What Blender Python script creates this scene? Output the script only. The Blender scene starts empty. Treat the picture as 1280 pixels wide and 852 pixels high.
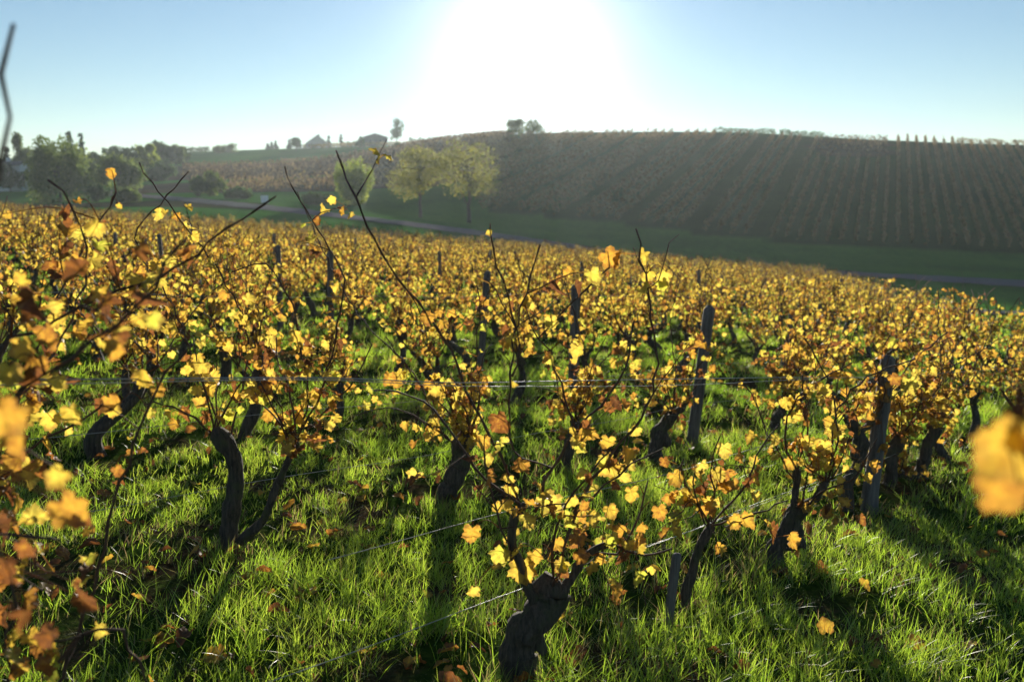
import bpy, math, random
import numpy as np
from mathutils import Vector

S = bpy.context.scene
COL = S.collection
rng = np.random.default_rng(11)
random.seed(11)

# ------------------------------------------------------------------ camera, sky, sun, exposure
LENS, PITCH, CAM_Z = 32.0, math.radians(9.04), 1.6
F_PX = LENS / 36.0 * 1280.0
cam_d = bpy.data.cameras.new("camera")
cam_d.lens = LENS; cam_d.sensor_width = 36.0
cam_d.clip_start = 0.05; cam_d.clip_end = 6000
cam_d.dof.use_dof = True
cam_d.dof.focus_distance = 4.0
cam_d.dof.aperture_fstop = 2.8
cam = bpy.data.objects.new("camera", cam_d); COL.objects.link(cam)
cam.location = (0, 0, CAM_Z)
cam.rotation_euler = (math.pi / 2 - PITCH, 0, 0)
S.camera = cam

SUN_EL, SUN_AZ = math.radians(8.6), math.radians(0.8)
SUN_V = Vector((math.sin(SUN_AZ) * math.cos(SUN_EL), math.cos(SUN_AZ) * math.cos(SUN_EL), math.sin(SUN_EL)))
world = bpy.data.worlds.new("World"); S.world = world
world.use_nodes = True
wn, wl = world.node_tree.nodes, world.node_tree.links
wn.clear()
w_out = wn.new("ShaderNodeOutputWorld")
w_bg = wn.new("ShaderNodeBackground"); w_bg.inputs[1].default_value = 0.058
w_sky = wn.new("ShaderNodeTexSky"); w_sky.sky_type = 'NISHITA'; w_sky.sun_disc = False
w_sky.sun_elevation = SUN_EL; w_sky.sun_rotation = SUN_AZ
w_sky.air_density = 0.9; w_sky.dust_density = 0.0; w_sky.ozone_density = 2.4
wl.new(w_sky.outputs[0], w_bg.inputs[0])
# bright aureole of the low sun: a property of the sky by direction
w_tc = wn.new("ShaderNodeTexCoord")
w_dot = wn.new("ShaderNodeVectorMath"); w_dot.operation = 'DOT_PRODUCT'
w_dot.inputs[1].default_value = SUN_V
wl.new(w_tc.outputs['Generated'], w_dot.inputs[0])
w_mx = wn.new("ShaderNodeMath"); w_mx.operation = 'MAXIMUM'; w_mx.inputs[1].default_value = 0.0
wl.new(w_dot.outputs['Value'], w_mx.inputs[0])
acc = None
for power, gain in ((30, 0.04), (110, 0.13), (320, 0.4)):
    p = wn.new("ShaderNodeMath"); p.operation = 'POWER'; p.inputs[1].default_value = power
    wl.new(w_mx.outputs[0], p.inputs[0])
    m = wn.new("ShaderNodeMath"); m.operation = 'MULTIPLY'; m.inputs[1].default_value = gain
    wl.new(p.outputs[0], m.inputs[0])
    if acc is None:
        acc = m
    else:
        a = wn.new("ShaderNodeMath"); a.operation = 'ADD'
        wl.new(acc.outputs[0], a.inputs[0]); wl.new(m.outputs[0], a.inputs[1]); acc = a
w_bg2 = wn.new("ShaderNodeBackground"); w_bg2.inputs[0].default_value = (1.0, 0.98, 0.96, 1)
wl.new(acc.outputs[0], w_bg2.inputs[1])
w_add = wn.new("ShaderNodeAddShader")
wl.new(w_bg.outputs[0], w_add.inputs[0]); wl.new(w_bg2.outputs[0], w_add.inputs[1])
wl.new(w_add.outputs[0], w_out.inputs[0])

sun_d = bpy.data.lights.new("sun", 'SUN'); sun_d.energy = 5.0
sun_d.angle = math.radians(0.5); sun_d.color = (1.0, 0.92, 0.78)
sun = bpy.data.objects.new("sun", sun_d); COL.objects.link(sun)
sun.rotation_euler = SUN_V.to_track_quat('Z', 'Y').to_euler()
sun.location = SUN_V * 100

S.view_settings.view_transform = 'Standard'
S.view_settings.look = 'None'
S.view_settings.gamma = 1.0
S.view_settings.exposure = 1.08
S.cycles.use_denoising = True
S.cycles.max_bounces = 9
S.cycles.transparent_max_bounces = 4
S.cycles.diffuse_bounces = 6
S.cycles.transmission_bounces = 6
S.cycles.volume_bounces = 1
S.cycles.sample_clamp_indirect = 10.0

# ------------------------------------------------------------------ pixels, rays, terrain
CP, SP = math.cos(PITCH), math.sin(PITCH)

def slope_at(py):
    vc = (np.asarray(py, float) - 426.0) / F_PX
    return (-SP - vc * CP) / (CP - vc * SP)

def at(px, py, Y):
    """world point seen at photo pixel (1280 wide) lying at distance Y in front of the camera"""
    u = (px - 640.0) / F_PX; vc = (py - 426.0) / F_PX
    k = CP - vc * SP
    return np.array([u / k * Y, Y, CAM_Z + (-SP - vc * CP) / k * Y])

def project(x, y, z):
    dz = z - CAM_Z
    fwd = y * CP - dz * SP
    up = y * SP + dz * CP
    fwd = np.maximum(fwd, 1e-4)
    return 640 + F_PX * x / fwd, 426 - F_PX * up / fwd

def plane_h(x, y):
    return -0.075 * x - 0.041 * y - 0.02 * np.maximum(0, x - 5)

COLS = {
    -700: [(100, 262), (130, 255), (180, 240), (250, 222), (400, 206), (600, 206), (1500, 235)],
    0: [(100, 262), (130, 255), (180, 237), (250, 218), (400, 200), (600, 202), (1500, 235)],
    200: [(100, 258), (115, 249), (140, 240), (180, 222), (240, 204), (320, 191), (420, 194), (600, 206), (1500, 235)],
    400: [(90, 273), (100, 265), (115, 256), (130, 247), (180, 222), (240, 203), (310, 184), (420, 188), (600, 205), (1500, 235)],
    560: [(80, 300), (88, 291), (97, 283), (115, 276), (215, 172), (260, 174), (450, 190), (600, 205), (1500, 235)],
    640: [(78, 310), (90, 299), (105, 288), (118, 274), (200, 165), (240, 168), (450, 190), (600, 205), (1500, 235)],
    900: [(76, 340), (88, 333), (98, 324), (112, 302), (190, 163), (230, 167), (450, 190), (600, 205), (1500, 235)],
    1130: [(66, 352), (78, 344), (90, 338), (110, 316), (182, 176), (220, 180), (450, 200), (600, 212), (1500, 235)],
    1280: [(66, 359), (78, 350), (90, 342), (109, 326), (184, 181), (225, 185), (450, 203), (600, 214), (1500, 235)],
    2000: [(66, 380), (78, 370), (90, 356), (109, 336), (186, 196), (225, 198), (450, 212), (600, 216), (1500, 235)],
}
TZ = np.concatenate([np.arange(50, 400, 2.5), np.arange(400, 1501, 25)])
TPX = np.linspace(-700, 2000, 136)
_tab = []
for px, prof in COLS.items():
    u = (px - 640) / F_PX / 1.0126
    zs = [50, 60]; hs = [plane_h(u * 50, 50), plane_h(u * 60, 60)]
    for (z, py) in prof:
        zs.append(z); hs.append(CAM_Z + float(slope_at(py)) * z)
    _tab.append(np.interp(TZ, zs, hs))
_tab = np.array(_tab)
_keys = np.array(list(COLS))
TAB = np.array([[np.interp(p, _keys, _tab[:, j]) for j in range(len(TZ))] for p in TPX])
def _blur(a, n, axis):
    k = np.ones(n) / n
    pad = [(0, 0), (0, 0)]; pad[axis] = (n // 2, n // 2)
    ap = np.pad(a, pad, mode='edge')
    return np.apply_along_axis(lambda r: np.convolve(r, k, mode='valid'), axis, ap)
TAB = _blur(_blur(TAB, 7, 0), 5, 0)
TAB = _blur(TAB, 5, 1)

def ground_h(x, y):
    x = np.asarray(x, float); y = np.asarray(y, float)
    yy = np.maximum(y, 1.0)
    p = np.clip(640 + x / yy * 1.0126 * F_PX, -700, 2000)
    fi = (p + 700) / 2700 * (len(TPX) - 1)
    i0 = np.clip(fi.astype(int), 0, len(TPX) - 2); fu = fi - i0
    fj = np.interp(yy, TZ, np.arange(len(TZ)))
    j0 = np.clip(fj.astype(int), 0, len(TZ) - 2); fz = fj - j0
    t = (TAB[i0, j0] * (1 - fu) * (1 - fz) + TAB[i0 + 1, j0] * fu * (1 - fz)
         + TAB[i0, j0 + 1] * (1 - fu) * fz + TAB[i0 + 1, j0 + 1] * fu * fz)
    w = np.clip((y - 48) / 14, 0, 1); w = w * w * (3 - 2 * w)
    pl = plane_h(np.clip(x, -60, 60), np.maximum(y, -30))
    bumps = 0.025 * np.sin(x * 2.1 + 1.3 * np.sin(y * 1.1)) + 0.02 * np.sin(y * 2.7 + x * 0.9)
    return pl * (1 - w) + t * w + bumps

def ground_hit(px, py):
    lo, hi = 1.0, 60.0
    for _ in range(40):
        m = (lo + hi) / 2; q = at(px, py, m)
        if q[2] > ground_h(q[0], q[1]): lo = m
        else: hi = m
    return at(px, py, lo)

class VNoise:
    def __init__(s, seed): s.g = np.random.default_rng(seed).random((64, 64))
    def __call__(s, x, y):
        xi = np.floor(x).astype(int); yi = np.floor(y).astype(int)
        fx = x - xi; fy = y - yi
        fx = fx * fx * (3 - 2 * fx); fy = fy * fy * (3 - 2 * fy)
        g = s.g; a, b = xi % 64, (xi + 1) % 64; c, d = yi % 64, (yi + 1) % 64
        return g[a, c] * (1 - fx) * (1 - fy) + g[b, c] * fx * (1 - fy) + g[a, d] * (1 - fx) * fy + g[b, d] * fx * fy
vn1, vn2, vn3 = VNoise(1), VNoise(2), VNoise(3)

# ------------------------------------------------------------------ object helpers
def tag(o, label=None, cat=None, group=None, kind=None):
    if label: o['label'] = label
    if cat: o['category'] = cat
    if group: o['group'] = group
    if kind: o['kind'] = kind
    return o

def empty(name, loc, label=None, cat=None, group=None, rz=0.0):
    o = bpy.data.objects.new(name, None); COL.objects.link(o)
    o.empty_display_size = 0.2
    o.location = tuple(float(c) for c in loc); o.rotation_euler = (0, 0, rz)
    return tag(o, label, cat, group)

class MB:
    """collects vertices and faces with per-point tint and rim values"""
    def __init__(s): s.V = []; s.T = []; s.R = []; s.W = []; s.F = []; s.n = 0
    def add(s, V, faces, mat=0, tint=0.5, rim=0.0, vein=0.0):
        V = np.asarray(V, float).reshape(-1, 3); m = len(V)
        s.V.append(V)
        s.T.append(np.broadcast_to(np.asarray(tint, float), (m,)).copy())
        s.R.append(np.broadcast_to(np.asarray(rim, float), (m,)).copy())
        s.W.append(np.broadcast_to(np.asarray(vein, float), (m,)).copy())
        for f in (faces if isinstance(faces, (list, tuple)) else [faces]):
            f = np.asarray(f, int)
            if len(f): s.F.append((f + s.n, mat))
        s.n += m
        return s
    def mesh(s, name, mats, smooth=True):
        me = bpy.data.meshes.new(name)
        V = np.concatenate(s.V) if s.V else np.zeros((0, 3))
        me.vertices.add(len(V)); me.vertices.foreach_set("co", V.astype(np.float32).ravel())
        loops, starts, totals, mi = [], [], [], []
        pos = 0
        for f, mat in s.F:
            k = f.shape[1]
            loops.append(f.ravel()); starts.append(pos + np.arange(len(f)) * k)
            totals.append(np.full(len(f), k)); mi.append(np.full(len(f), mat)); pos += f.size
        if loops:
            loops = np.concatenate(loops)
            me.loops.add(len(loops)); me.loops.foreach_set("vertex_index", loops.astype(np.int32))
            st = np.concatenate(starts)
            me.polygons.add(len(st)); me.polygons.foreach_set("loop_start", st.astype(np.int32))
            me.polygons.foreach_set("loop_total", np.concatenate(totals).astype(np.int32))
            me.polygons.foreach_set("material_index", np.concatenate(mi).astype(np.int32))
            me.polygons.foreach_set("use_smooth", np.full(len(st), smooth))
            for nm, arr in (("tint", s.T), ("rim", s.R), ("vein", s.W)):
                a = me.attributes.new(nm, 'FLOAT', 'POINT')
                a.data.foreach_set("value", np.concatenate(arr).astype(np.float32))
        for m in (mats if isinstance(mats, (list, tuple)) else [mats]): me.materials.append(m)
        me.update(calc_edges=True)
        return me
    def build(s, name, mats, parent=None, smooth=True):
        o = bpy.data.objects.new(name, s.mesh(name, mats, smooth)); COL.objects.link(o)
        if parent is not None: o.parent = parent
        return o

def norm(v):
    v = np.asarray(v, float)
    return v / np.maximum(np.linalg.norm(v, axis=-1, keepdims=True), 1e-9)

def resample(P, n):
    P = np.asarray(P, float)
    # Catmull-Rom through the control points
    if len(P) > 2:
        Q = np.vstack([2 * P[0] - P[1], P, 2 * P[-1] - P[-2]])
        out = []
        for i in range(1, len(Q) - 2):
            t = np.linspace(0, 1, 12, endpoint=False)[:, None]
            a, b, c, d = Q[i - 1], Q[i], Q[i + 1], Q[i + 2]
            out.append(0.5 * ((2 * b) + (-a + c) * t + (2 * a - 5 * b + 4 * c - d) * t ** 2 + (-a + 3 * b - 3 * c + d) * t ** 3))
        P = np.vstack(out + [P[-1:]])
    L = np.concatenate([[0], np.cumsum(np.linalg.norm(np.diff(P, axis=0), axis=1))])
    s = np.linspace(0, L[-1], n)
    return np.stack([np.interp(s, L, P[:, k]) for k in range(3)], 1)

def tube(P, R, sides=8, rough=0.0, seed=0, cap=True):
    P = np.asarray(P, float); n = len(P)
    R = np.broadcast_to(np.asarray(R, float), (n,)) if np.ndim(R) == 0 else np.asarray(R, float)
    Tn = norm(np.gradient(P, axis=0))
    ref = np.array([1.0, 0, 0]) if abs(Tn[0][0]) < 0.8 else np.array([0, 1.0, 0])
    N = np.zeros_like(P); v = ref
    for i in range(n):
        v = v - Tn[i] * np.dot(v, Tn[i]); v = v / np.linalg.norm(v); N[i] = v
    B = np.cross(Tn, N)
    a = np.linspace(0, 2 * np.pi, sides, endpoint=False)
    rr = np.ones((n, sides))
    if rough:
        g = np.random.default_rng(seed)
        ph = g.random(4) * 6.28
        k = np.arange(n)[:, None]
        rr = 1 + rough * (0.6 * np.sin(2 * a + ph[0] + k * 0.35) + 0.5 * np.sin(3 * a + ph[1] - k * 0.5)
                          + 0.5 * np.sin(k * 1.1 + ph[2]) + 0.9 * (g.random((n, sides)) - 0.5))
        if sides >= 16:
            rr = rr + rough * (0.45 * np.sin(7 * a + k * 0.22 + ph[3]) + 0.35 * np.sin(11 * a - k * 0.15 + ph[1]))
            for _ in range(int(n / 5)):      # knots and pruning scars
                kc, ac = g.integers(2, n - 1), g.random() * 6.28
                da = np.angle(np.exp(1j * (a - ac)))[None]
                rr = rr + g.uniform(0.15, 0.5) * np.exp(-((k - kc) / 1.4) ** 2 - (da / 0.5) ** 2)
    V = P[:, None, :] + (R[:, None] * rr)[..., None] * (np.cos(a)[None, :, None] * N[:, None, :] + np.sin(a)[None, :, None] * B[:, None, :])
    i = np.arange(n - 1)[:, None] * sides; j = np.arange(sides)[None, :]; j2 = (j + 1) % sides
    q = np.stack([i + j, i + j2, i + sides + j2, i + sides + j], -1).reshape(-1, 4)
    V = V.reshape(-1, 3)
    faces = [q]
    if cap:
        c = len(V); V = np.vstack([V, P[-1:] + Tn[-1:] * R[-1] * 0.4, P[:1]])
        jj = np.arange(sides); base = (n - 1) * sides
        faces.append(np.stack([base + jj, base + (jj + 1) % sides, np.full(sides, c)], 1))
        faces.append(np.stack([(jj + 1) % sides, jj, np.full(sides, c + 1)], 1))
    return V, faces

def box(c, size, rz=0.0):
    c = np.asarray(c, float); sx, sy, sz = [k / 2 for k in size]
    V = np.array([(x, y, z) for z in (-sz, sz) for x, y in ((-sx, -sy), (sx, -sy), (sx, sy), (-sx, sy))])
    cr, sr = math.cos(rz), math.sin(rz)
    V = np.stack([V[:, 0] * cr - V[:, 1] * sr, V[:, 0] * sr + V[:, 1] * cr, V[:, 2]], 1) + c
    Fq = np.array([(0, 3, 2, 1), (4, 5, 6, 7), (0, 1, 5, 4), (1, 2, 6, 5), (2, 3, 7, 6), (3, 0, 4, 7)])
    return V, Fq

# ------------------------------------------------------------------ materials
def new_mat(name):
    m = bpy.data.materials.new(name); m.use_nodes = True
    m.node_tree.nodes.clear()
    return m, m.node_tree.nodes, m.node_tree.links

def ramp(nodes, stops, interp='LINEAR'):
    r = nodes.new("ShaderNodeValToRGB"); r.color_ramp.interpolation = interp
    e = r.color_ramp.elements
    while len(e) < len(stops): e.new(0.5)
    for i, (p, c) in enumerate(stops):
        e[i].position = p; e[i].color = (*c, 1)
    return r

def attr(nodes, name):
    a = nodes.new("ShaderNodeAttribute"); a.attribute_name = name; return a

def mixc(nodes, links, fac, a, b, blend='MIX'):
    m = nodes.new("ShaderNodeMix"); m.data_type = 'RGBA'; m.blend_type = blend
    for sock, v in ((m.inputs[0], fac), (m.inputs[6], a), (m.inputs[7], b)):
        if isinstance(v, (int, float)): sock.default_value = v
        elif isinstance(v, tuple): sock.default_value = (*v, 1)
        else: links.new(v, sock)
    return m.outputs[2]

def noise(nodes, links, scale, detail=3.0, coord='Object', rough=0.6):
    tc = nodes.new("ShaderNodeTexCoord"); n = nodes.new("ShaderNodeTexNoise")
    n.inputs['Scale'].default_value = scale; n.inputs['Detail'].default_value = detail
    n.inputs['Roughness'].default_value = rough
    links.new(tc.outputs[coord], n.inputs['Vector'])
    return n

def leaf_material(name, stops, trans=0.55, sat_stops=None, gloss=0.06, edge=(0.14, 0.055, 0.02), edge_amt=0.7, nscale=45.0):
    m, N, L = new_mat(name)
    out = N.new("ShaderNodeOutputMaterial")
    t = attr(N, "tint"); r = attr(N, "rim")
    nz = noise(N, L, nscale, 3)
    add = N.new("ShaderNodeMath"); add.operation = 'MULTIPLY_ADD'
    sub = N.new("ShaderNodeMath"); sub.operation = 'SUBTRACT'; sub.inputs[1].default_value = 0.5
    L.new(nz.outputs[0], sub.inputs[0])
    L.new(sub.outputs[0], add.inputs[0]); add.inputs[1].default_value = 0.5
    L.new(t.outputs['Fac'], add.inputs[2])
    c1 = ramp(N, stops); L.new(add.outputs[0], c1.inputs[0])
    c2 = ramp(N, sat_stops or stops); L.new(add.outputs[0], c2.inputs[0])
    # browned margin, patchy
    em = N.new("ShaderNodeMath"); em.operation = 'MULTIPLY'
    er = ramp(N, [(0.45, (0, 0, 0)), (0.75, (1, 1, 1))])
    nz2 = noise(N, L, nscale * 0.6, 2)
    e2 = N.new("ShaderNodeMath"); e2.operation = 'MULTIPLY'
    ra = N.new("ShaderNodeMath"); ra.operation = 'MULTIPLY_ADD'; ra.inputs[1].default_value = 0.6; ra.inputs[2].default_value = 0.38
    L.new(r.outputs['Fac'], ra.inputs[0]); L.new(ra.outputs[0], e2.inputs[0]); L.new(nz2.outputs[0], e2.inputs[1])
    e3 = N.new("ShaderNodeMath"); e3.operation = 'MULTIPLY'; e3.inputs[1].default_value = 1.35
    L.new(e2.outputs[0], e3.inputs[0]); L.new(e3.outputs[0], er.inputs[0])
    L.new(er.outputs[0], em.inputs[0]); em.inputs[1].default_value = edge_amt
    col1 = mixc(N, L, em.outputs[0], c1.outputs[0], edge)
    col2 = mixc(N, L, em.outputs[0], c2.outputs[0], tuple(k * 1.6 for k in edge))
    if edge_amt > 0:
        va = attr(N, "vein"); vp = N.new("ShaderNodeMath"); vp.operation = 'POWER'; vp.inputs[1].default_value = 5
        L.new(va.outputs['Fac'], vp.inputs[0])
        vm = N.new("ShaderNodeMath"); vm.operation = 'MULTIPLY'; vm.inputs[1].default_value = 0.55; L.new(vp.outputs[0], vm.inputs[0])
        col2 = mixc(N, L, vm.outputs[0], col2, (0.30, 0.16, 0.03)); col1 = mixc(N, L, vm.outputs[0], col1, (0.5, 0.36, 0.12))
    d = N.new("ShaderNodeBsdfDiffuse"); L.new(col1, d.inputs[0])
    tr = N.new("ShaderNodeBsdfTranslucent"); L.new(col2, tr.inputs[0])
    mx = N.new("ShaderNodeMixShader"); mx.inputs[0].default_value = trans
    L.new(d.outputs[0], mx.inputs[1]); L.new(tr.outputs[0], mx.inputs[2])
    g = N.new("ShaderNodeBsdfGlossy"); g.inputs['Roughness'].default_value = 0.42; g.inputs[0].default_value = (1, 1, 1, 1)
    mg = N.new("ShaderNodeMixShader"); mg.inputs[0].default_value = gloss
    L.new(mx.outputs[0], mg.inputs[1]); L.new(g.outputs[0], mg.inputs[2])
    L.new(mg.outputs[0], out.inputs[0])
    return m

VINE_STOPS = [(0.0, (0.13, 0.065, 0.03)), (0.16, (0.27, 0.12, 0.035)), (0.32, (0.46, 0.25, 0.045)),
              (0.55, (0.52, 0.35, 0.055)), (0.8, (0.56, 0.43, 0.075)), (1.0, (0.36, 0.38, 0.06))]
VINE_SAT = [(0.0, (0.13, 0.055, 0.022)), (0.16, (0.30, 0.11, 0.025)), (0.32, (0.66, 0.36, 0.045)),
            (0.55, (0.78, 0.57, 0.07)), (0.8, (0.80, 0.65, 0.10)), (1.0, (0.55, 0.62, 0.06))]
M_leaf = leaf_material("vine_leaf", VINE_STOPS, 0.58, VINE_SAT, gloss=0.02, nscale=65.0)
FAR_STOPS = [(0.0, (0.07, 0.05, 0.032)), (0.35, (0.26, 0.17, 0.085)), (0.7, (0.38, 0.26, 0.10)), (1.0, (0.32, 0.27, 0.10))]
M_hillvine = leaf_material("hill_vine_leaf", FAR_STOPS, 0.25, None, gloss=0.0, edge_amt=0.0, nscale=0.4)
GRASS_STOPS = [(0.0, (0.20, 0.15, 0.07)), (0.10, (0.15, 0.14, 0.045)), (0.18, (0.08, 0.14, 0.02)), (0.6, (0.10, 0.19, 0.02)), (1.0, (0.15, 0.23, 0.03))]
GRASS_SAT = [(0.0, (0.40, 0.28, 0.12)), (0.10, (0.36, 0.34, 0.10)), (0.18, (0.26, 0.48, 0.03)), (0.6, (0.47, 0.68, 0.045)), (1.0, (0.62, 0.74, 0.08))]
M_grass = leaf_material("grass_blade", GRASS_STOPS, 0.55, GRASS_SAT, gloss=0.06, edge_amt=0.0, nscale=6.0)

def tree_mat(name, a, b, trans=0.4):
    lo = tuple(k * 0.75 for k in a); hi = b
    return leaf_material(name, [(0, lo), (0.5, a), (1, hi)], trans, [(0, tuple(k * 1.4 for k in lo)), (0.5, tuple(min(1, k * 2.0) for k in a)), (1, tuple(min(1, k * 2.4) for k in hi))], gloss=0.0, edge_amt=0.0, nscale=0.6)
M_t_yellow = tree_mat("yellowing_foliage", (0.15, 0.15, 0.035), (0.23, 0.21, 0.045), 0.5)
M_t_lime = tree_mat("lime_foliage", (0.15, 0.19, 0.03), (0.24, 0.26, 0.04), 0.5)
M_t_olive = tree_mat("olive_foliage", (0.085, 0.12, 0.03), (0.14, 0.17, 0.04), 0.4)
M_t_dark = tree_mat("dark_foliage", (0.05, 0.085, 0.028), (0.08, 0.12, 0.035), 0.3)
M_t_conifer = tree_mat("conifer_needles", (0.02, 0.04, 0.022), (0.035, 0.055, 0.028), 0.15)

def bark_material(name, c1, c2, scale=30.0, bump=0.6, stretch=0.25, moss=None):
    m, N, L = new_mat(name)
    out = N.new("ShaderNodeOutputMaterial")
    b = N.new("ShaderNodeBsdfPrincipled"); b.inputs['Roughness'].default_value = 0.9
    tc = N.new("ShaderNodeTexCoord"); mp = N.new("ShaderNodeMapping")
    mp.inputs['Scale'].default_value = (1, 1, stretch)
    L.new(tc.outputs['Object'], mp.inputs[0])
    n = N.new("ShaderNodeTexNoise"); n.inputs['Scale'].default_value = scale; n.inputs['Detail'].default_value = 6
    n.inputs['Roughness'].default_value = 0.7
    L.new(mp.outputs[0], n.inputs['Vector'])
    r = ramp(N, [(0.3, c1), (0.7, c2)]); L.new(n.outputs[0], r.inputs[0])
    col = r.outputs[0]
    if moss:
        nm = noise(N, L, 9, 4); rm = ramp(N, [(0.52, (0, 0, 0)), (0.66, (1, 1, 1))]); L.new(nm.outputs[0], rm.inputs[0])
        col = mixc(N, L, rm.outputs[0], col, moss)
    L.new(col, b.inputs['Base Color'])
    bp = N.new("ShaderNodeBump"); bp.inputs['Strength'].default_value = bump; bp.inputs['Distance'].default_value = 0.02
    L.new(n.outputs[0], bp.inputs['Height']); L.new(bp.outputs[0], b.inputs['Normal'])
    L.new(b.outputs[0], out.inputs[0])
    return m
M_bark = bark_material("vine_bark", (0.016, 0.013, 0.011), (0.15, 0.12, 0.09), 75, 1.0, 0.12, (0.085, 0.095, 0.04))
M_cane = bark_material("cane_bark", (0.05, 0.027, 0.018), (0.13, 0.07, 0.04), 60, 0.3, 0.3)
M_post = bark_material("weathered_post_wood", (0.05, 0.045, 0.042), (0.22, 0.20, 0.18), 42, 0.9, 0.06)
M_tbark = bark_material("tree_bark", (0.03, 0.025, 0.02), (0.09, 0.075, 0.055), 3, 0.4, 0.3)

def simple(name, c, rough=0.8, metal=0.0, var=0.25, scale=4.0):
    m, N, L = new_mat(name)
    out = N.new("ShaderNodeOutputMaterial")
    if rough < 0.6:
        b = N.new("ShaderNodeBsdfPrincipled"); b.inputs['Roughness'].default_value = rough; b.inputs['Metallic'].default_value = metal
    else:
        b = N.new("ShaderNodeBsdfDiffuse")
    n = noise(N, L, scale, 4); r = ramp(N, [(0.3, tuple(k * (1 - var) for k in c)), (0.7, tuple(min(1, k * (1 + var)) for k in c))])
    L.new(n.outputs[0], r.inputs[0]); L.new(r.outputs[0], b.inputs[0])
    L.new(b.outputs[0], out.inputs[0]); return m
M_wire = simple("galvanised_wire", (0.42, 0.41, 0.40), 0.42, 0.7, 0.2, 40)
M_asphalt = simple("asphalt", (0.16, 0.158, 0.15), 0.85, 0, 0.15, 1.5)
M_white = simple("white_paint", (0.75, 0.76, 0.78), 0.5, 0, 0.05, 2)
M_render = simple("pale_render", (0.55, 0.52, 0.48), 0.85, 0, 0.08, 1)
M_slate = simple("slate_roof", (0.10, 0.105, 0.12), 0.7, 0, 0.2, 2)
M_barn = simple("dark_roofing", (0.17, 0.16, 0.16), 0.8, 0, 0.2, 2)
M_glass = simple("window_glass", (0.05, 0.06, 0.08), 0.15, 0, 0.1, 1)
M_metal = simple("sign_post_metal", (0.25, 0.25, 0.26), 0.5, 0.4, 0.1, 5)

def ground_material():
    m, N, L = new_mat("terrain_soil_and_grass")
    out = N.new("ShaderNodeOutputMaterial"); b = N.new("ShaderNodeBsdfDiffuse")
    n1 = noise(N, L, 1.7, 6, rough=0.65); n2 = noise(N, L, 22, 5); n3 = noise(N, L, 0.06, 4)
    grass = ramp(N, [(0.3, (0.022, 0.042, 0.010)), (0.52, (0.04, 0.075, 0.015)), (0.72, (0.062, 0.10, 0.02))]); L.new(n2.outputs[0], grass.inputs[0])
    soil = ramp(N, [(0.3, (0.035, 0.024, 0.015)), (0.7, (0.10, 0.072, 0.046))]); L.new(n2.outputs[0], soil.inputs[0])
    f = ramp(N, [(0.46, (0, 0, 0)), (0.60, (1, 1, 1))]); L.new(n1.outputs[0], f.inputs[0])
    near = mixc(N, L, f.outputs[0], grass.outputs[0], soil.outputs[0])
    big = ramp(N, [(0.35, (0.7, 0.75, 0.7)), (0.65, (1.25, 1.15, 0.95))]); L.new(n3.outputs[0], big.inputs[0])
    far_g = ramp(N, [(0.3, (0.028, 0.085, 0.018)), (0.7, (0.055, 0.14, 0.028))]); L.new(n1.outputs[0], far_g.inputs[0])
    far_s = ramp(N, [(0.3, (0.06, 0.043, 0.032)), (0.7, (0.105, 0.075, 0.055))]); L.new(n1.outputs[0], far_s.inputs[0])
    t = attr(N, "tint")     # land use: 0 bare vineyard floor .. 1 meadow
    vg = ramp(N, [(0.925, (0.62, 0.66, 0.6)), (0.995, (1.35, 1.5, 1.25))]); L.new(t.outputs['Fac'], vg.inputs[0])
    fg2 = mixc(N, L, 1.0, far_g.outputs[0], vg.outputs[0], 'MULTIPLY')
    far = mixc(N, L, t.outputs['Fac'], far_s.outputs[0], fg2)
    r = attr(N, "rim")      # land use: 1 inside the near vineyard
    col = mixc(N, L, r.outputs['Fac'], far, near)
    col = mixc(N, L, 1.0, col, big.outputs[0], 'MULTIPLY')
    L.new(col, b.inputs[0])
    bp = N.new("ShaderNodeBump"); bp.inputs['Strength'].default_value = 0.7; bp.inputs['Distance'].default_value = 0.05
    L.new(n2.outputs[0], bp.inputs['Height']); L.new(bp.outputs[0], b.inputs['Normal'])
    L.new(b.outputs[0], out.inputs[0]); return m
M_ground = ground_material()

# ------------------------------------------------------------------ land layout
ROW_A = 2.2; ROW_GAP = 1.72
TH = math.radians(42.0)
RD = np.array([math.sin(TH), math.cos(TH)]); RN = np.array([-math.cos(TH), math.sin(TH)])
def row_xy(n, s): return RN * n + RD * s
def in_field(x, y):
    return (y < 67 + 0.05 * x) & (x < 10.6 + (y - 22) * 0.27)

HILL_D = np.array([math.sin(math.radians(22.0)), math.cos(math.radians(22.0))])
HILL_N = np.array([HILL_D[1], -HILL_D[0]])
def hill_px(x, y): return 640 + x / np.maximum(y, 1) * 1.0126 * F_PX
def hill_base(px): return np.interp(px, [560, 640, 760, 900, 1000, 1130, 1280, 1700], [122, 121, 118, 114, 112, 111, 111, 111])
def hill_top(px): return np.interp(px, [560, 640, 900, 1130, 1280, 1700], [208, 199, 189, 181, 183, 185])

def meadow(x, y):
    """1 where the far land is grass, 0 where it is vineyard soil"""
    p = hill_px(x, y); g = np.ones_like(x)
    right = (p > 610) & (y > hill_base(p)) & (y < 230)
    g = np.where(right, 0.92, g)
    g = np.where((p > 1015) & (p < 1108) & (y > 166) & (y < 185), 0.25, g)
    left = p <= 610
    for (y0, y1) in ((140, 168), (176, 232)):
        g = np.where(left & (p > 150) & (y > y0 + 0.02 * (p - 300)) & (y < y1 + 0.06 * (p - 300)), 0.1, g)
    g = np.where((p < 330) & (y > 100) & (y < 113), 0.35, g)
    return g

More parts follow.
